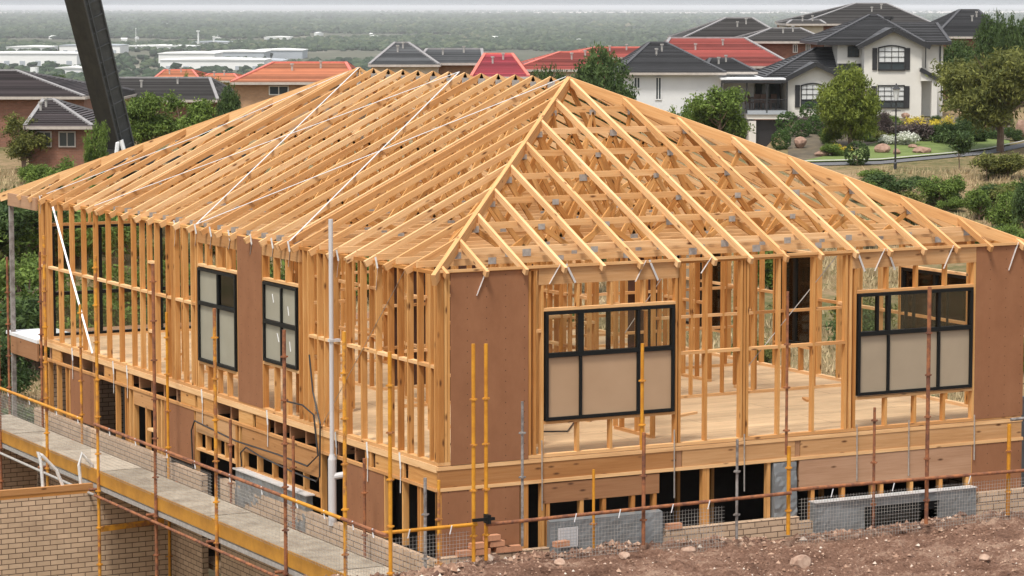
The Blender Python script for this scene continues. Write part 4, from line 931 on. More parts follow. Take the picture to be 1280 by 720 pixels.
# left side
for i,(k,x,y,w,h,mt) in enumerate([('loose',30,215,76,76,'leaf_olive'),('loose',100,205,46,56,'leaf_wattle'),('bush',36,232,36,32,'leaf'),('bush',60,205,20,20,'leaf'),('loose',122,185,36,42,'leaf'),('loose',183,186,84,72,'leaf'),('loose',232,186,92,72,'leaf'),('conifer',286,152,46,48,'leaf_dark'),('bush',262,160,40,26,'leaf'),('round',75,118,34,28,'leaf_dark'),('bush',235,90,16,12,'leaf'),('bush',268,104,40,16,'leaf_olive')]):
    pl(k,i%3,x,y,w,h,'tree' if k not in('bush',) else 'shrub',['yellowish green bushy tree at the left edge before the brick house','green tree beside the corner of the lower brick house','bright green shrub in front of the left tree','tiny shrub between the trees at left','tree touching the left side of the crane boom','light green tree right of the crane boom','light green tree farther right of the crane boom, before the dark roof','dark rounded tree left of the orange roofed brick house','low shrub under the dark rounded tree','dark tree top between the two dark roofs','small shrub beyond the far orange roof','olive shrub beside the far orange roofs'][i],'tree' if k!='bush' else 'shrub',mat=mt,d=None if i<4 else (140 if i<5 else 158 if i<9 else 240))
random.seed(77)
for i in range(14):
    px=random.uniform(1060,1300); d=random.uniform(112,150); p=gpt(px,d,-.05); s=random.uniform(.8,2.0)
    plant(random.choice(['bush','low']),random.randrange(3),p,s*1.5,s,'shrub','green shrub growing on the dry grass slope of the gully behind the timber frame','shrub','shrubs on the gully slope',mat=random.choice(['leaf','leaf_dark','leaf_olive']))
# gully shrubs
random.seed(5)
for i in range(120):
    d=random.uniform(84,140); px=random.uniform(-60,1330) if i<75 else random.uniform(-40,420)
    if d>128 and px>1040: continue
    p=gpt(px,d,-.05); s=random.uniform(1.0,3.1)*(1.25 if px<400 else .9)
    plant(random.choice(['bush','bush','low','loose']),random.randrange(3),p,s*random.uniform(1,1.4),s,'shrub','green shrub growing on the dry grass slope of the gully behind the timber frame','shrub','shrubs on the gully slope',mat=random.choice(['leaf','leaf','leaf_olive','leaf_dark']))
# dry grass tufts
def tufts(n):
    r=np.random.default_rng(3); d=r.uniform(66,152,n); px=r.uniform(-80,1360,n); lat=(px-640)/FOC*d
    dens=fbm(lat/4+9,d/4,3,55); ok=dens>.42; lat,d=lat[ok],d[ok]; z=tz(lat,d); n=len(d)
    P0=np.stack([CAM.x+RT.x*lat+FH.x*d,CAM.y+RT.y*lat+FH.y*d,z],-1)
    k=5; P_=np.repeat(P0,k,0)+np.concatenate([r.normal(0,.13,(n*k,2)),np.zeros((n*k,1))],1); a=r.uniform(0,6.28,n*k); w=.035; h=r.uniform(.15,.42,(n*k,1))
    dx=np.stack([np.cos(a)*w,np.sin(a)*w,np.zeros(n*k)],1); top=P_+np.concatenate([r.normal(0,.10,(n*k,2)),h],1)
    q=np.stack([P_-dx,P_+dx,top],1).reshape(-1,3); return npmesh('dry_grass',q,np.arange(len(q)).reshape(-1,3),M['drygrass'],np.repeat(r.uniform(0,1,n),k))
tag(tufts(26000),kind='stuff')

# ================================================================== HOUSES BEYOND
VM=Matrix(((RT.x,FH.x,0,CAM.x),(RT.y,FH.y,0,CAM.y),(0,0,1,0),(0,0,0,1)))     # (lateral, distance, height) -> world
def LZ(px,py,d):
    p=at(px,py,d); return ((p-CAM).dot(RT),p.z)
def plane_rows(mb,a,b,c,d,row=.38,lip=.08):
    """tiled roof slope: a,b bottom corners, c,d top corners (c above b, d above a)"""
    a,b,c,d=map(V,(a,b,c,d)); n=(b-a).cross(d-a); 
    if n.length<1e-6: n=(b-a).cross(c-a)
    n.normalize(); 
    if n.z<0: n=-n
    Ls=max((d-a).length,(c-b).length); k=max(1,int(Ls/row))
    for i in range(k):
        t0=i/k;t1=(i+1)/k; p0=a.lerp(d,t0);p1=b.lerp(c,t0);q0=a.lerp(d,t1);q1=b.lerp(c,t1); r=random.random()
        mb.face([p0+n*lip,p1+n*lip,q1,q0],None,r); mb.face([p0,p1,p1+n*lip,p0+n*lip],None,r)
def cap(mb,a,b,w=.16): mb.beam(V(a)+V((0,0,.05)),V(b)+V((0,0,.05)),w*1.3,w*.8,r=.5)
def box(mt,name,parent,x0,x1,y0,y1,z0,z1): return MB().box(x0,x1,y0,y1,z0,z1).xf(VM).build(name,M[mt],parent)
def hiproof(parent,x0,x1,d,dep,ze,r0,r1,zr,tile,capm,ov=.45,gable_r=False,gable_l=False,gut='gutter'):
    mid=d+dep/2; y0=d-ov;y1=d+dep+ov
    A=(x0-ov,y0,ze);B=(x1+ov,y0,ze);C_=(x1+ov,y1,ze);D=(x0-ov,y1,ze); R0=(r0,mid,zr);R1=(r1,mid,zr)
    mb=MB(); plane_rows(mb,A,B,R1,R0); plane_rows(mb,C_,D,R0,R1)
    plane_rows(mb,B,C_,R1,R1); plane_rows(mb,D,A,R0,R0)
    mb.face([A,D,C_,B]); ro=mb.xf(VM).build('roof',M[tile],parent)
    cb=MB(); 
    for p,q in ((A,R0),(B,R1),(C_,R1),(D,R0),(R0,R1)):
        if (V(p)-V(q)).length>.2: cap(cb,p,q)
    c=cb.xf(VM).build('ridge_cap',M[capm],ro)
    g=MB().box(x0-ov-.05,x1+ov+.05,y0-.1,y0,ze-.14,ze+.02).box(x0-ov-.1,x0-ov,y0,y1,ze-.14,ze+.02).box(x1+ov,x1+ov+.1,y0,y1,ze-.14,ze+.02); g.xf(VM).build('gutter',M[gut],ro)
    return ro
def win(parent,x0,x1,z0,z1,y,frame='blackpaint',glass='dglass',nv=1,nh=0,bars='blackpaint',name='window',sill=None):
    w=MB().box(x0,x1,y-.06,y+.02,z0,z0+.07).box(x0,x1,y-.06,y+.02,z1-.07,z1).box(x0,x0+.07,y-.06,y+.02,z0+.07,z1-.07).box(x1-.07,x1,y-.06,y+.02,z0+.07,z1-.07)
    for k in range(1,nv+1): xx=x0+(x1-x0)*k/(nv+1); w.box(xx-.03,xx+.03,y-.05,y+.01,z0+.07,z1-.07)
    for k in range(1,nh+1): zz=z0+(z1-z0)*k/(nh+1); w.box(x0+.07,x1-.07,y-.048,y+.008,zz-.02,zz+.02)
    o=w.xf(VM).build(name,M[frame],parent); box(glass,'pane',o,x0+.05,x1-.05,y-.03,y-.015,z0+.05,z1-.05)
    return o
def bghouse(label,xl,xr,ye,rl,rr_,yr,d,dep,wall,tile,capm,wins=(),drop=5.0,name='house',winf='render_white',extra=()):
    h=empty(name,V((0,0,0)),label,'house')
    xa,ze=LZ(xl,ye,d); xb,_=LZ(xr,ye,d); ra,zr=LZ(rl,yr,d+dep/2); rb,_=LZ(rr_,yr,d+dep/2)
    h.location=VM@V(((xa+xb)/2,d,ze-drop)); 
    box(wall,'wall',h,xa+.05,xb-.05,d,d+dep,ze-drop,ze-.01)
    ro=hiproof(h,xa+.4,xb-.4,d,dep,ze,ra,rb,zr,tile,capm)
    for t,u in ((.3,.45),(.68,.3)):
        lx=ra+(rb-ra)*t; ly=d+dep/2*(1-u); lz=zr-(zr-ze)*u; MB().tube([(lx,ly,lz-.1),(lx,ly,lz+.5)],.07,6).tube([(lx,ly,lz+.45),(lx,ly,lz+.55)],.13,6).xf(VM).build('vent_pipe',M['galv'],ro)
    for (a,b,y0,y1) in wins:
        p,z1=LZ(a,y0,d);q,z0=LZ(b,y1,d); win(h,p,q,z0,z1,d-.01,frame=winf)
    for (t_,a,b,y0,y1,dd_) in extra:
        p,z1=LZ(a,y0,d);q,z0=LZ(b,y1,d); box(t_,'trim',h,p,q,d-dd_,d-.002,z0,z1)
    return h
bghouse('red brick house with brown tiled hip roof cut by the left edge',-95,106,121,-80,20,89,168,14,'brick_red','t_brown','cap',[(-30,-10,150,165)],drop=6)
b2=bghouse('low red brick wing with brown hip roof and two windows before the brick house',34,116,158,55,66,125,152,9,'brick_red','t_brown','cap',[(46,65,164,184),(73,95,164,184)],drop=2.6,winf='gutter')
bghouse('long dark tiled house right of the crane boom before the warehouses',92,272,125,150,262,98,190,13,'brick_red','t_mid','cap',drop=4)
bghouse('low tan house with dark hip roof glimpsed left of the crane boom',84,150,122,100,140,108,184,10,'brick_tan','t_mid','cap',drop=4)
bghouse('tan brick house with terracotta tiled roof and one white framed window',291,446,103,342,432,79,185,12,'brick_tan','t_orange','capr',[(336,361,107,119)],drop=4)
bghouse('small cream gabled house with orange roof far behind',192,250,100,206,240,88,260,12,'render_cream','t_orange','capr',drop=4)
bghouse('distant orange tiled roof behind the small cream gabled house',246,300,101,262,292,93,255,10,'brick_tan','t_orange','capr',drop=4)
bghouse('grey tiled house with tan brick wall, lower left block with the steep valley',463,548,81,494,510,54,200,11,'render_cream','t_grey','cap',drop=4)
bghouse('grey tiled long roofed house right of the steep valley, tan brick wall',520,604,79,534,602,62,203,9,'brick_tan','t_grey','cap',drop=4,extra=[('render_cream',592,598,80,92,.1)])
bghouse('house with crimson roof seen over the ridge',590,660,96,606,640,68,190,12,'brick_tan','t_pink','capr',drop=4)
bghouse('house with long pinkish red roof left of the dense dark tree',643,760,87,700,745,66,200,14,'render_cream','t_red','capr',drop=4)
bghouse('red roofed house just behind the dense dark tree',700,800,72,744,800,60,222,12,'brick_tan','t_red','capr',drop=4)
bghouse('white painted house with charcoal hip roof and two narrow windows',773,905,91,812,832,54,190,13,'render_cool','t_dark','capd',[(792,800.5,96,111),(819,827,96,125)],drop=6,winf='render_cool')
bghouse('white painted wing with low charcoal roof behind the white balcony',880,944,90,888,914,74,192,9,'render_cool','t_dark','capd',[(911,920,94,98)],drop=6)
bghouse('brick house with wide bright red tiled roof',816,992,83,838,930,48,205,16,'brick_red','t_red','cap',drop=4)
bghouse('house with grey brown hip roof behind the red roof',850,985,50,908,940,23,232,16,'brick_red','t_mid','cap',drop=5)
bghouse('red brick house with grey tiled roof between the red roof and the white house',925,1035,52,965,1000,36,214,10,'brick_red','t_mid','cap',[(991,997,55,66),(1007,1013,55,66)],drop=5)
bghouse('large brown brick house with tall grey hip roof behind the white house',1000,1165,30,1070,1108,5,250,22,'brick_red','t_mid','cap',drop=5)
bghouse('cream flat topped house part left of the tall grey hip roof',984,1030,30,990,1025,26,240,8,'render_cream','t_mid','cap',drop=5)
bghouse('brick house with dark hip roof between the white house and the conifers',1168,1260,46,1200,1222,13,228,16,'brick_red','t_dark','capd',drop=5,winf='gutter')
# ---- white two storey house
D=190; wh=empty('house',VM@V((LZ(1115,146,D)[0],D,-1.2)),'white rendered two storey house with charcoal tiled gables, black shutters and arched windows','house')
X=lambda px:LZ(px,100,D)[0]; Zp=lambda py,d=D:LZ(640,py,d)[1]
def gable(parent,xl,xr,xapex,yb,ye,ya,d0,d1,mat='render_white',tile='t_dark',ovx=.5):
    a,b,c=X(xl),X(xr),X(xapex); z0,ze,za=Zp(yb),Zp(ye),Zp(ya)
    mb=MB().prism([(a,z0),(b,z0),(b,ze),(c,za),(a,ze)],1,d0,d1); mb.xf(VM).build('wall',M[mat],parent)
    s=(za-ze)/(c-a); f=d0-.45; r=MB()
    zl=ze-s*ovx+.12; zr_=za+.12; b2_=b+ovx
    d1=f+4.2; plane_rows(r,(a-ovx,f,zl),(a-ovx,d1,zl),(c,d1,zr_),(c,f,zr_),lip=.015); s2=(za-ze)/(b-c); plane_rows(r,(b2_,d1,ze-s2*ovx+.12),(b2_,f,ze-s2*ovx+.12),(c,f,zr_),(c,d1,zr_))
    ro=r.xf(VM).build('roof',M[tile],parent)
    bb=MB(); bb.beam((a-ovx,f-.03,zl-.10),(c,f-.03,zr_-.10),.07,.30).beam((c,f-.035,zr_-.10),(b2_,f-.035,ze-s2*ovx+.02),.07,.30); bb.xf(VM).build('barge_board',M['blackpaint'],ro)
    return ro
gable(wh,1080,1152,1115,148,55,37,D,D+9)
gable(wh,983,1056,1018,156,98,80,D-.5,D+8)
box('render_white','wall',wh,X(1050),X(1082),D+1.6,D+10,Zp(150),Zp(54)); box('render_white','wall',wh,X(1150),X(1187),D+3.0,D+10,Zp(150),Zp(54))
hiproof(wh,X(1034),X(1150),D+1.6,11,Zp(54),X(1103),X(1112),Zp(20),'t_dark','capd',gut='blackpaint'); hiproof(wh,X(1112),X(1186),D+3,8,Zp(54),X(1125),X(1189),Zp(30.5),'t_dark','capd',gut='blackpaint')
hiproof(wh,X(965),X(1078),D+.6,9,Zp(97),X(1030),X(1079),Zp(62),'t_dark','capd',gut='blackpaint')
def bigwin(px0,px1,py0,py1,arch=True,y=D-.02,lab=None):
    x0,x1=X(px0),X(px1); z1,z0=Zp(py0),Zp(py1); w=empty('window',VM@V(((x0+x1)/2,y,z0)),parent=wh)
    c=(x0+x1)/2; rise=.16 if arch else 0; top=[(x0+(x1-x0)*t,z1-rise+rise*math.sin(PI*t)) for t in np.linspace(0,1,9)]
    MB().prism([(x0,z0),(x1,z0)]+top[::-1],1,y-.03,y-.01).xf(VM).build('curtain_pane',M['curtain'],w)
    f=MB(); zs=z0+(z1-z0)*.32
    MB().box(x0+.05,x1-.05,y-.045,y-.032,z0+.05,zs).xf(VM).build('lower_pane',M['dglass'],w)
    f.box(x0,x1,y-.09,y-.03,z0-.02,z0+.07).box(x0,x0+.07,y-.09,y-.03,z0,z1-rise).box(x1-.07,x1,y-.09,y-.03,z0,z1-rise).box(x0,x1,y-.085,y-.03,zs-.035,zs+.035).box(c-.035,c+.035,y-.08,y-.03,z0,zs)
    for p,q in zip(top[:-1],top[1:]): f.beam((p[0],y-.06,p[1]),(q[0],y-.06,q[1]),.06,.09)
    for t in (.25,.5,.75): xx=x0+(x1-x0)*t; f.box(xx-.015,xx+.015,y-.07,y-.03,zs,z1-.1)
    for t in (.33,.66): zz=zs+(z1-zs)*t; f.box(x0,x1,y-.068,y-.03,zz-.015,zz+.015)
    f.xf(VM).build('window_frame',M['blackpaint'],w)
    return w
bigwin(1097,1131,57,88); bigwin(1097,1131,107,135,False); bigwin(1000,1030,104,134,y=D-.52)
for a,b,y0,y1,y in ((1090,1096,60,87.5,D),(1131,1137,60,87.5,D),(1131,1137,107.5,135.5,D),(1090,1096,107.5,135.5,D),(993,999,106,134,D-.5)): box('blackpaint','shutter',wh,X(a),X(b),y-.07,y-.002,Zp(y1),Zp(y0))
win(wh,X(1062.5),X(1077),Zp(72),Zp(58),D+1.58,nv=2,nh=2)
box('blackpaint','flashing',wh,X(1050),X(1079),D+1.45,D+1.595,Zp(94),Zp(80))
# porch
pr=MB(); plane_rows(pr,(X(1176),D-.4,Zp(100)),(X(1176),D+3,Zp(100)),(X(1149),D+3,Zp(85)),(X(1149),D-.4,Zp(85))); pr.xf(VM).build('porch_roof',M['t_dark'],wh)
MB().beam((X(1149),D-.42,Zp(86.5)),(X(1176),D-.42,Zp(101.5)),.08,.28).xf(VM).build('barge_board',M['blackpaint'],wh)
MB().prism([(X(1150),Zp(101)),(X(1172),Zp(101)),(X(1150),Zp(90))],1,D-.3,D-.1).box(X(1164),X(1171),D-.3,D+.1,Zp(150),Zp(101)).xf(VM).build('porch_wall',M['render_white'],wh)
box('blackpaint','downpipe',wh,X(1175.5),X(1176.7),D-.3,D-.15,Zp(126),Zp(102)); box('blackpaint','downpipe',wh,X(1156),X(1157),D-.1,D+.0,Zp(85),Zp(57)); box('dglass','side_window',wh,X(1182),X(1184),D+2.93,D+2.99,Zp(85),Zp(58))
tb=MB().tube([(X(1125),D+6.2,Zp(30)),(X(1125),D+6.2,Zp(24))],.18,8).tube([(X(1125),D+6.2,Zp(25)),(X(1125),D+6.2,Zp(21))],[.34,.34],10); tb.xf(VM).build('roof_vent',M['blackpaint'],wh)
# balcony and garage
box('render_white','balcony_wall',wh,X(932),X(983),D-1.6,D+7,Zp(149,D-1.6),Zp(143,D-1.6)); box('render_white','garage_pier',wh,X(934),X(943),D-1.6,D+1,Zp(196),Zp(150)); box('blackpaint','garage_door',wh,X(943),X(986),D-1.2,D-1.1,Zp(196),Zp(149))
box('shade_dark','undercroft_shade',wh,X(908),X(934),D+1,D+1.1,Zp(196),Zp(148)); box('ware_grey','balcony_floor',wh,X(932),X(982),D-1.7,D+5,Zp(143.2,D-1.7),Zp(138,D-1.7))  # thin dark panel paints the shade of the opening under the balcony
box('fascia_white','balcony_roof',wh,X(899),X(979),D-1.8,D+6,Zp(99),Zp(97)); box('blackpaint','balcony_beam',wh,X(899),X(979),D-1.9,D-1.805,Zp(103),Zp(99.5))
box('dglass','balcony_doors',wh,X(950),X(981),D+3.4,D+3.5,Zp(140),Zp(106)); box('render_white','balcony_back_wall',wh,X(932),X(950),D+3.4,D+3.6,Zp(140),Zp(104)); box('curtain','curtain',wh,X(958),X(967),D+3.3,D+3.39,Zp(140),Zp(107)); box('blackpaint','window',wh,X(935),X(940),D+3.3,D+3.39,Zp(124),Zp(108))
rl_=MB(); 
for p in (900,931,956,981): rl_.box(X(p)-.05,X(p)+.05,D-1.7,D-1.6,Zp(140) if p>905 else Zp(165),Zp(100))
rl_.box(X(931),X(981),D-1.68,D-1.62,Zp(124),Zp(122.8)).box(X(931),X(981),D-1.68,D-1.62,Zp(137),Zp(136))
for p in np.arange(932,981,1.6): rl_.box(X(p)-.012,X(p)+.012,D-1.66,D-1.64,Zp(137),Zp(123))
rl_.xf(VM).build('balcony_railing',M['blackpaint'],wh)
# chairs on the balcony
def bchair():
    t=empty('outdoor_chair',(0,0,0),'dark outdoor chair on the white balcony behind the railing','chair','chairs on the balcony')
    MB().box(-.25,.25,-.25,.25,.40,.46).build('seat',M['brown_metal'],t); MB().box(-.25,.25,.22,.27,.46,1.0).build('backrest',M['brown_metal'],t)
    for a in (-.22,.22):
        for b in (-.22,.22): MB().box(a-.02,a+.02,b-.02,b+.02,0,.40).build('leg',M['brown_metal'],t)
    return t
c0=bchair()
for i,(px,dy,rz) in enumerate(((938,.3,.3),(947,.8,2.9),(958,.2,.1),(966,1.0,3.3))):
    o=c0 if i==0 else copy_tree(c0)
    o.location=VM@V((X(px),D+dy,Zp(138,D-1.7)+.01)); o.rotation_euler=(0,0,rz)
t=empty('outdoor_table',VM@V((X(953),D+1.6,Zp(138,D-1.7))),'dark outdoor table on the balcony between the chairs','table')
p=t.location; MB().box(-.7,.7,-.4,.4,.70,.75).build('tabletop',M['brown_metal'],None).parent=t
for a in (-.6,.6):
    for b in (-.3,.3): MB().box(a-.03,a+.03,b-.03,b+.03,0,.70).build('leg',M['brown_metal'],None).parent=t
# street lamp
lp,ld=hit(1119,212); lamp=empty('street_lamp',lp,'black heritage style street lamp with clear lantern on the lawn before the white house','street lamp')
k=ld/FOC; H=108*k
def lam(mb,nm,mt): o=mb.build(nm,M[mt],None,True); o.parent=lamp
lam(MB().tube([(0,0,-.1),(0,0,.35),(0,0,.4),(0,0,H*.78)],[.09,.09,.055,.04],10),'pole','blackpaint'); lam(MB().tube([(0,0,H*.78),(0,0,H*.80)],[.14,.14],8).tube([(-.3,0,H*.68),(.3,0,H*.68)],.02,6).tube([(0,0,H*.93),(0,0,H*.96),(0,0,H)],[.26,.1,.012],8),'lantern_cap','blackpaint')
lam(MB().tube([(0,0,H*.80),(0,0,H*.93)],[.10,.2],6),'lantern_glass','curtain')
# lawn, footpath, road edge
dc=lambda px: np.interp(px,[960,1020,1100,1190,1235,1280,1340],[156,157,158,162.5,165.5,170.5,178])
def strip(name,mt,px0,px1,f0,f1,dz,n=70,m=8,label=None):
    vs=[];fs=[]
    for i in range(n+1):
        px=px0+(px1-px0)*i/n; a=f0(px);b=f1(px)
        for j in range(m+1): vs.append(tuple(gpt(px,a+(b-a)*j/m,dz)))
    for i in range(n):
        for j in range(m): q=i*(m+1)+j; fs.append((q,q+m+1,q+m+2,q+1))
    return tag(npmesh(name,np.array(vs),np.array(fs),M[mt],smooth=True),kind='structure')
strip('lawn','lawn',1000,1262,lambda p:dc(p)+.55,lambda p:dc(p)+np.interp(p,[1000,1070,1110,1200,1240,1262],[1,8,15,15,9,3]),.06)
strip('garden_bed','mulch',985,1262,lambda p:dc(p)+.6,lambda p:dc(p)+28,.035,m=14)
strip('road','asphalt',990,1345,lambda p:dc(p)-1.9-np.clip((p-1190)/60,0,1)*1.0,lambda p:dc(p),.04,m=3); strip('footpath','kerb',990,1345,lambda p:dc(p),lambda p:dc(p)+.5,.14,m=2)
for i,(x,y,w,h) in enumerate([(1000,186,24,20),(1028,196,26,12),(1103,192,26,17),(1121,194,14,12),(1150,192,36,12),(1132,148,14,10),(1234,164,14,16),(1278,174,22,34),(1222,148,16,8),(1141,186,16,8)]):
    p,d=hit(x,y); k=d/FOC
    rock('boulder',V(p)+V((0,0,h*k*.35)),(w*k*.42,w*k*.4,h*k*.42),M['rock'],50+i,['rounded pink boulder left of the wattle tree','flat pink boulder near the roof edge below the yellow shrub','large pink boulder left of the lamp post','small pink boulder at the foot of the lamp post','long flat pink boulder right of the lamp post','pink boulder beside the lower window of the white house','pink boulder standing in the rockery right of the porch','tall pink boulder cut by the right edge by the footpath','pale flat stone high in the rockery','small flat boulder behind the long one on the lawn'][i],'boulder')
# crane boom with its carrier
cr=empty('crane',loc(-18,151,tzp(loc(-18,151))),'dark mobile crane with a leaning telescopic boom rising behind the left part of the roof','crane')
def cp(px,py,d,ox=0,oy=0):
    q=at(px,py,d); return V(((q-CAM).dot(RT)+ox,d+oy,q.z))
b0=cp(148.5,188,150); b1=cp(95,-30,146); ax=(b1-b0); b00=b0-ax*.07
def sect(p,s): return [p+V((-.86*s,.4,0)),p+V((.14*s,-.6,0)),p+V((.84*s,.1,0)),p+V((-.1*s,1.1,0))]
sA,sB=sect(b00,1.0),sect(b1,1.14)
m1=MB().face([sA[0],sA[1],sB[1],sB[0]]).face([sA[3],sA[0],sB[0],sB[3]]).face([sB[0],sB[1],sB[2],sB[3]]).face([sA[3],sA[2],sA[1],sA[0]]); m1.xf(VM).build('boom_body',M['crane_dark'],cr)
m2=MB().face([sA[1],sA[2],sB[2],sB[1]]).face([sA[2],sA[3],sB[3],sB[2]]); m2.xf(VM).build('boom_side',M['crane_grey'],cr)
rb=MB(); n=13
off=V((.03,-.04,0))
for i in range(n):
    t0=i/n; t1=(i+.5)/n; rb.beam(sA[1].lerp(sB[1],t0)+off,sA[2].lerp(sB[2],t1)+off,.03,.05)
for s_ in (0.02,.25,.97): rb.beam((sA[1].lerp(sA[2],s_))+off,(sB[1].lerp(sB[2],s_))+off,.06,.10)
rb.xf(VM).build('boom_rib',M['crane_grey'],cr)
for dx in (-1.2,.0):
    q=b0+V((dx,-1.2,-.5)); MB().tube([q,q+V((.12,0,.95)),q+V((.3,0,1.1)),q+V((.55,0,.1))],.12,6).xf(VM).build('hook_arm',M['fascia_white'],cr)
gz=cr.location.z; cx_=b00.x
MB().box(cx_-1.2,cx_+7.2,149,151.6,gz+.7,gz+1.15).box(cx_-.9,cx_+1.6,149.3,151.4,gz+1.15,gz+1.3).xf(VM).build('carrier',M['crane_dark'],cr); MB().box(cx_+5.0,cx_+7.1,149.1,151.5,gz+1.16,gz+1.45).xf(VM).build('cab',M['crane_grey'],cr)
for wx in (0,1.5,3.6,5.2,6.4):
    for wy in (148.95,151.65): MB().tube([(cx_+wx,wy-.17,gz+.5),(cx_+wx,wy+.17,gz+.5)],.5,16).xf(VM).build('wheel',M['hose'],cr)
# ================================================================== THE PLAIN
def ware(x0,x1,yt,yb,wall,roof,label,dep=90):
    d=3546*66.4/(yb-7); a,zt_=LZ(x0,yt,d); b,_=LZ(x1,yt,d); h=empty('warehouse',VM@V(((a+b)/2,d,-60)),label,'warehouse')
    box(wall,'wall',h,a,b,d,d+dep,-60.5,zt_-1.2)
    m_=(a+b)/2; MB().prism([(a-1,zt_-1.2),(b+1,zt_-1.2),(b+1,zt_-.6),(m_,zt_+.8),(a-1,zt_-.6)],1,d-1,d+dep).xf(VM).build('roof',M[roof],h)
    n=max(2,int((b-a)/16))
    for i in range(n): p=a+(b-a)*(i+.5)/n; MB().box(p-3,p+3,d-.3,d-.05,-60,-60+(zt_+58)*.45).xf(VM).build('dock_door',M['ware_grey'],h)
    return h
ware(0-60,96,66,82,'ware_white','ware_white','long white warehouse at the far left of the plain'); ware(8,60,58,64,'ware_white','ware_white','white shed behind the long white warehouse'); ware(74,150,56,66,'ware_white','ware_grey','white building just left of the crane boom on the plain')
ware(198,268,66,80,'ware_white','ware_white','pale curved warehouse left of the grey blue one'); ware(258,330,64,75,'ware_grey','ware_white','grey blue sided warehouse in the middle distance'); ware(200,330,74,87,'ware_white','ware_white','low pale warehouse in front of the others'); ware(318,378,62,73,'ware_grey','ware_white','warehouse with pale roof at right of the group')
ware(150,242,57,62,'ware_white','ware_white','thin pale row of sheds right of the crane boom'); ware(240,284,52,58,'ware_white','ware_grey','white plant building with two stacks'); ware(70,102,84,92,'ware_white','ware_white','low white shed roof between the dark roofs',50)
ware(330,362,46,49,'ware_white','ware_white','white roofs among the trees above the orange roof'); ware(300,352,75,84,'ware_white','ware_grey','pale warehouse above the orange roofed brick house')
def stack(px,yt,yb,w,label,name='chimney_stack',cat='chimney'):
    d=3546*66.4/(58-7); a,z=LZ(px,yt,d); mb=MB().tube([(a,d-3,-60),(a,d-3,z)],[w,w*.8],8).tube([(a,d-3,z-2),(a,d-3,z)],[w*1.9,w*1.9],8); tag(mb.xf(VM).build(name,M['ware_white']),label,cat)
stack(248,38,58,1.6,'taller pale stack on the white plant building'); stack(267.5,45,58,1.3,'shorter pale stack on the white plant building'); stack(170,35,60,.5,'thin mast rising from the trees right of the crane boom','mast','mast')
d=3546*66.4/(96-7); a,z=LZ(43,84,d); tag(MB().tube([(a,d,-60),(a,d,z)],4,14).xf(VM).build('water_tank',M['ware_white']),'small white tank above the roof of the left brick house','tank')
# small pale buildings among the trees
sm=MB().box(-.5,.5,-.3,.3,-.2,.7).prism([(-.55,.7),(.55,.7),(0,1.05)],1,-.35,.35).build('small_building',M['ware_white'])
random.seed(12); first=True
for i in range(110):
    y=random.choice([random.uniform(19,34),random.uniform(12.5,20),random.uniform(28,58)]); px=random.uniform(0,1280) if y<20 else random.uniform(0,760); d=3546*66.4/(y-7); o=sm if first else sm.copy()
    if not first: COL.objects.link(o)
    first=False; o.location=VM@V(((px-640)/FOC*d,d,-60)); s=random.uniform(7,20)*(1 if y>25 else 2.4); o.scale=(s,s,s*.22+3.5); o.rotation_euler=(0,0,random.choice([0,.3,-.4,1.2]))
    tag(o,'tiny pale building far out on the wooded plain','building','small pale buildings on the plain')
def woodland():
    r=np.random.default_rng(8); vs=[];n=85000
    y=np.concatenate([r.uniform(20,62,int(n*.55)),r.uniform(58,125,int(n*.17)),r.uniform(14.5,24,int(n*.28))]); n=len(y); d=3546*66.4/(y-7); px=r.uniform(-60,1340,n); lat=(px-640)/FOC*d
    gap=fbm(lat/380+30,d/900,4,5); keep=(gap>.36)|(y>80)|((y<30)&(gap>.33)); 
    keep&=~((y<100)&(y>64)&(px<384)&(r.uniform(0,1,n)<.72)); keep&=~((y<19.0)&(fbm(lat/2600+3,d/2500,3,8)>.40))
    d=d[keep];lat=lat[keep];n=len(d); s=r.uniform(2.8,6.5,n)*np.clip(d/5200,.9,2.6)
    t=(1+5**.5)/2; ico=np.array([(-1,t,0),(1,t,0),(-1,-t,0),(1,-t,0),(0,-1,t),(0,1,t),(0,-1,-t),(0,1,-t),(t,0,-1),(t,0,1),(-t,0,-1),(-t,0,1)],float)/1.9
    fc=np.array([(0,11,5),(0,5,1),(0,1,7),(0,7,10),(0,10,11),(1,5,9),(5,11,4),(11,10,2),(10,7,6),(7,1,8),(3,9,4),(3,4,2),(3,2,6),(3,6,8),(3,8,9),(4,9,5),(2,4,11),(6,2,10),(8,6,7),(9,8,1)])
    jit=r.uniform(.6,1.35,(n,12,1)); v=ico[None]*jit*s[:,None,None]*np.stack([r.uniform(.8,1.5,n),r.uniform(.8,1.5,n),r.uniform(.6,1.0,n)],1)[:,None,:]
    z=-60+s*r.uniform(.25,.75,n); c=np.stack([CAM.x+RT.x*lat+FH.x*d,CAM.y+RT.y*lat+FH.y*d,z],1); v=(v+c[:,None,:]).reshape(-1,3)
    f=(fc[None]+12*np.arange(n)[:,None,None]).reshape(-1,3); rr2=np.clip(np.repeat(r.uniform(0,.75,n)+.6*(fbm(lat/300,d/1200,3,2)-.35),20)+r.uniform(-.08,.08,n*20),0,1)
    return npmesh('woodland',v,f,M['woods'],rr2)
tag(woodland(),kind='stuff')
def sheet(y0,y1,px0,px1,name,mt,dz):
    d0,d1=3546*66.4/(y0-7),3546*66.4/(y1-7); q=[]; 
    vs=[VM@V(((p-640)/FOC*d_,d_,-60+dz)) for d_ in (d0,d1) for p in (px0,px1)]
    tag(npmesh(name,np.array([tuple(v) for v in vs]),np.array([[0,1,3,2]]),M[mt]),kind='structure')
sheet(18.5,14.2,200,1330,'salt_flat','salt',.8); sheet(17.5,15.6,-100,230,'salt_flat','salt',.8)

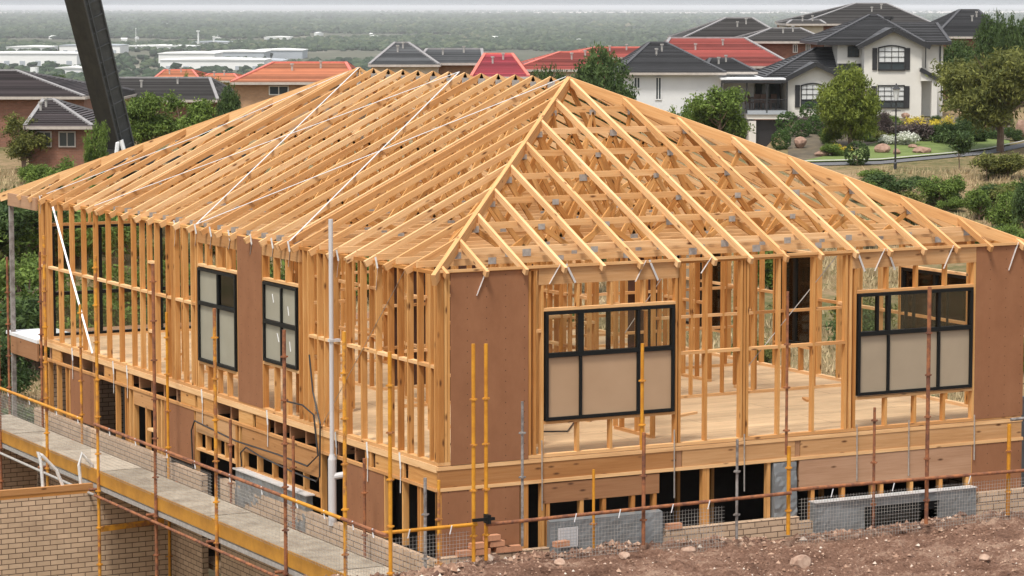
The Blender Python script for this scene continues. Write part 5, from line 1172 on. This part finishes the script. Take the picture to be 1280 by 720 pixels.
# ================================================================== AIR, LIGHT, CAMERA
hz=MB().box(-93000,93000,-93000,93000,-61.5,11.0).build('haze',None) if False else None
me=bpy.data.meshes.new('haze'); B=92000
me.from_pydata([(x,y,z) for x in (-B,B) for y in (-B,B) for z in (-61.5,11.5)],[],[(0,1,3,2),(4,6,7,5),(0,4,5,1),(2,3,7,6),(0,2,6,4),(1,5,7,3)])
hm=bpy.data.materials.new('haze_air'); hm.use_nodes=True; nt=hm.node_tree; nt.nodes.clear(); out=nt.nodes.new('ShaderNodeOutputMaterial'); pv=nt.nodes.new('ShaderNodeVolumePrincipled')
pv.inputs['Color'].default_value=(.93,.95,.98,1); pv.inputs['Density'].default_value=HAZE if 'HAZE' in globals() else 1/21000; pv.inputs['Anisotropy'].default_value=-.1
nt.links.new(pv.outputs[0],out.inputs['Volume']); me.materials.append(hm); o=bpy.data.objects.new('haze',me); COL.objects.link(o); tag(o,kind='stuff')
SUN_EL=math.radians(63); sv=V((-.78,-.62,0)).normalized(); 
sd=V((sv.x*math.cos(SUN_EL),sv.y*math.cos(SUN_EL),math.sin(SUN_EL)))
w=bpy.data.worlds.new('World'); S.world=w; w.use_nodes=True; nt=w.node_tree; bg=nt.nodes['Background']
sk=nt.nodes.new('ShaderNodeTexSky'); sk.sky_type='NISHITA'; sk.sun_disc=False; sk.sun_elevation=SUN_EL; sk.sun_rotation=math.atan2(sv.x,sv.y); sk.air_density=1.0; sk.dust_density=4.0; sk.ozone_density=1.0
hs=nt.nodes.new('ShaderNodeHueSaturation'); hs.inputs['Saturation'].default_value=.30; nt.links.new(sk.outputs[0],hs.inputs['Color']); mx=nt.nodes.new('ShaderNodeMix'); mx.data_type='RGBA'; mx.inputs[0].default_value=.55; mx.inputs[7].default_value=(3.9,4.05,4.25,1); nt.links.new(hs.outputs[0],mx.inputs[6]); nt.links.new(mx.outputs[2],bg.inputs[0]); bg.inputs[1].default_value=.15
sl=bpy.data.lights.new('Sun','SUN'); sl.energy=2.3; sl.angle=math.radians(11); sl.color=(1,.94,.86); so=bpy.data.objects.new('Sun',sl); COL.objects.link(so); so.rotation_euler=sd.to_track_quat('Z','Y').to_euler()
cam=bpy.data.cameras.new('Camera'); co=bpy.data.objects.new('Camera',cam); COL.objects.link(co); co.location=CAM
cam.sensor_width=36; cam.lens=36*FOC/1280; cam.clip_end=200000; cam.clip_start=.5
rot=Matrix((( RT.x,UP.x,-FW.x),(RT.y,UP.y,-FW.y),(RT.z,UP.z,-FW.z))); co.rotation_euler=rot.to_euler(); S.camera=co
S.view_settings.view_transform='Standard'; S.view_settings.look='None'; S.view_settings.exposure=.70; S.view_settings.gamma=1
try: S.cycles.volume_bounces=0; S.cycles.max_bounces=6; S.cycles.transparent_max_bounces=12
except Exception: pass
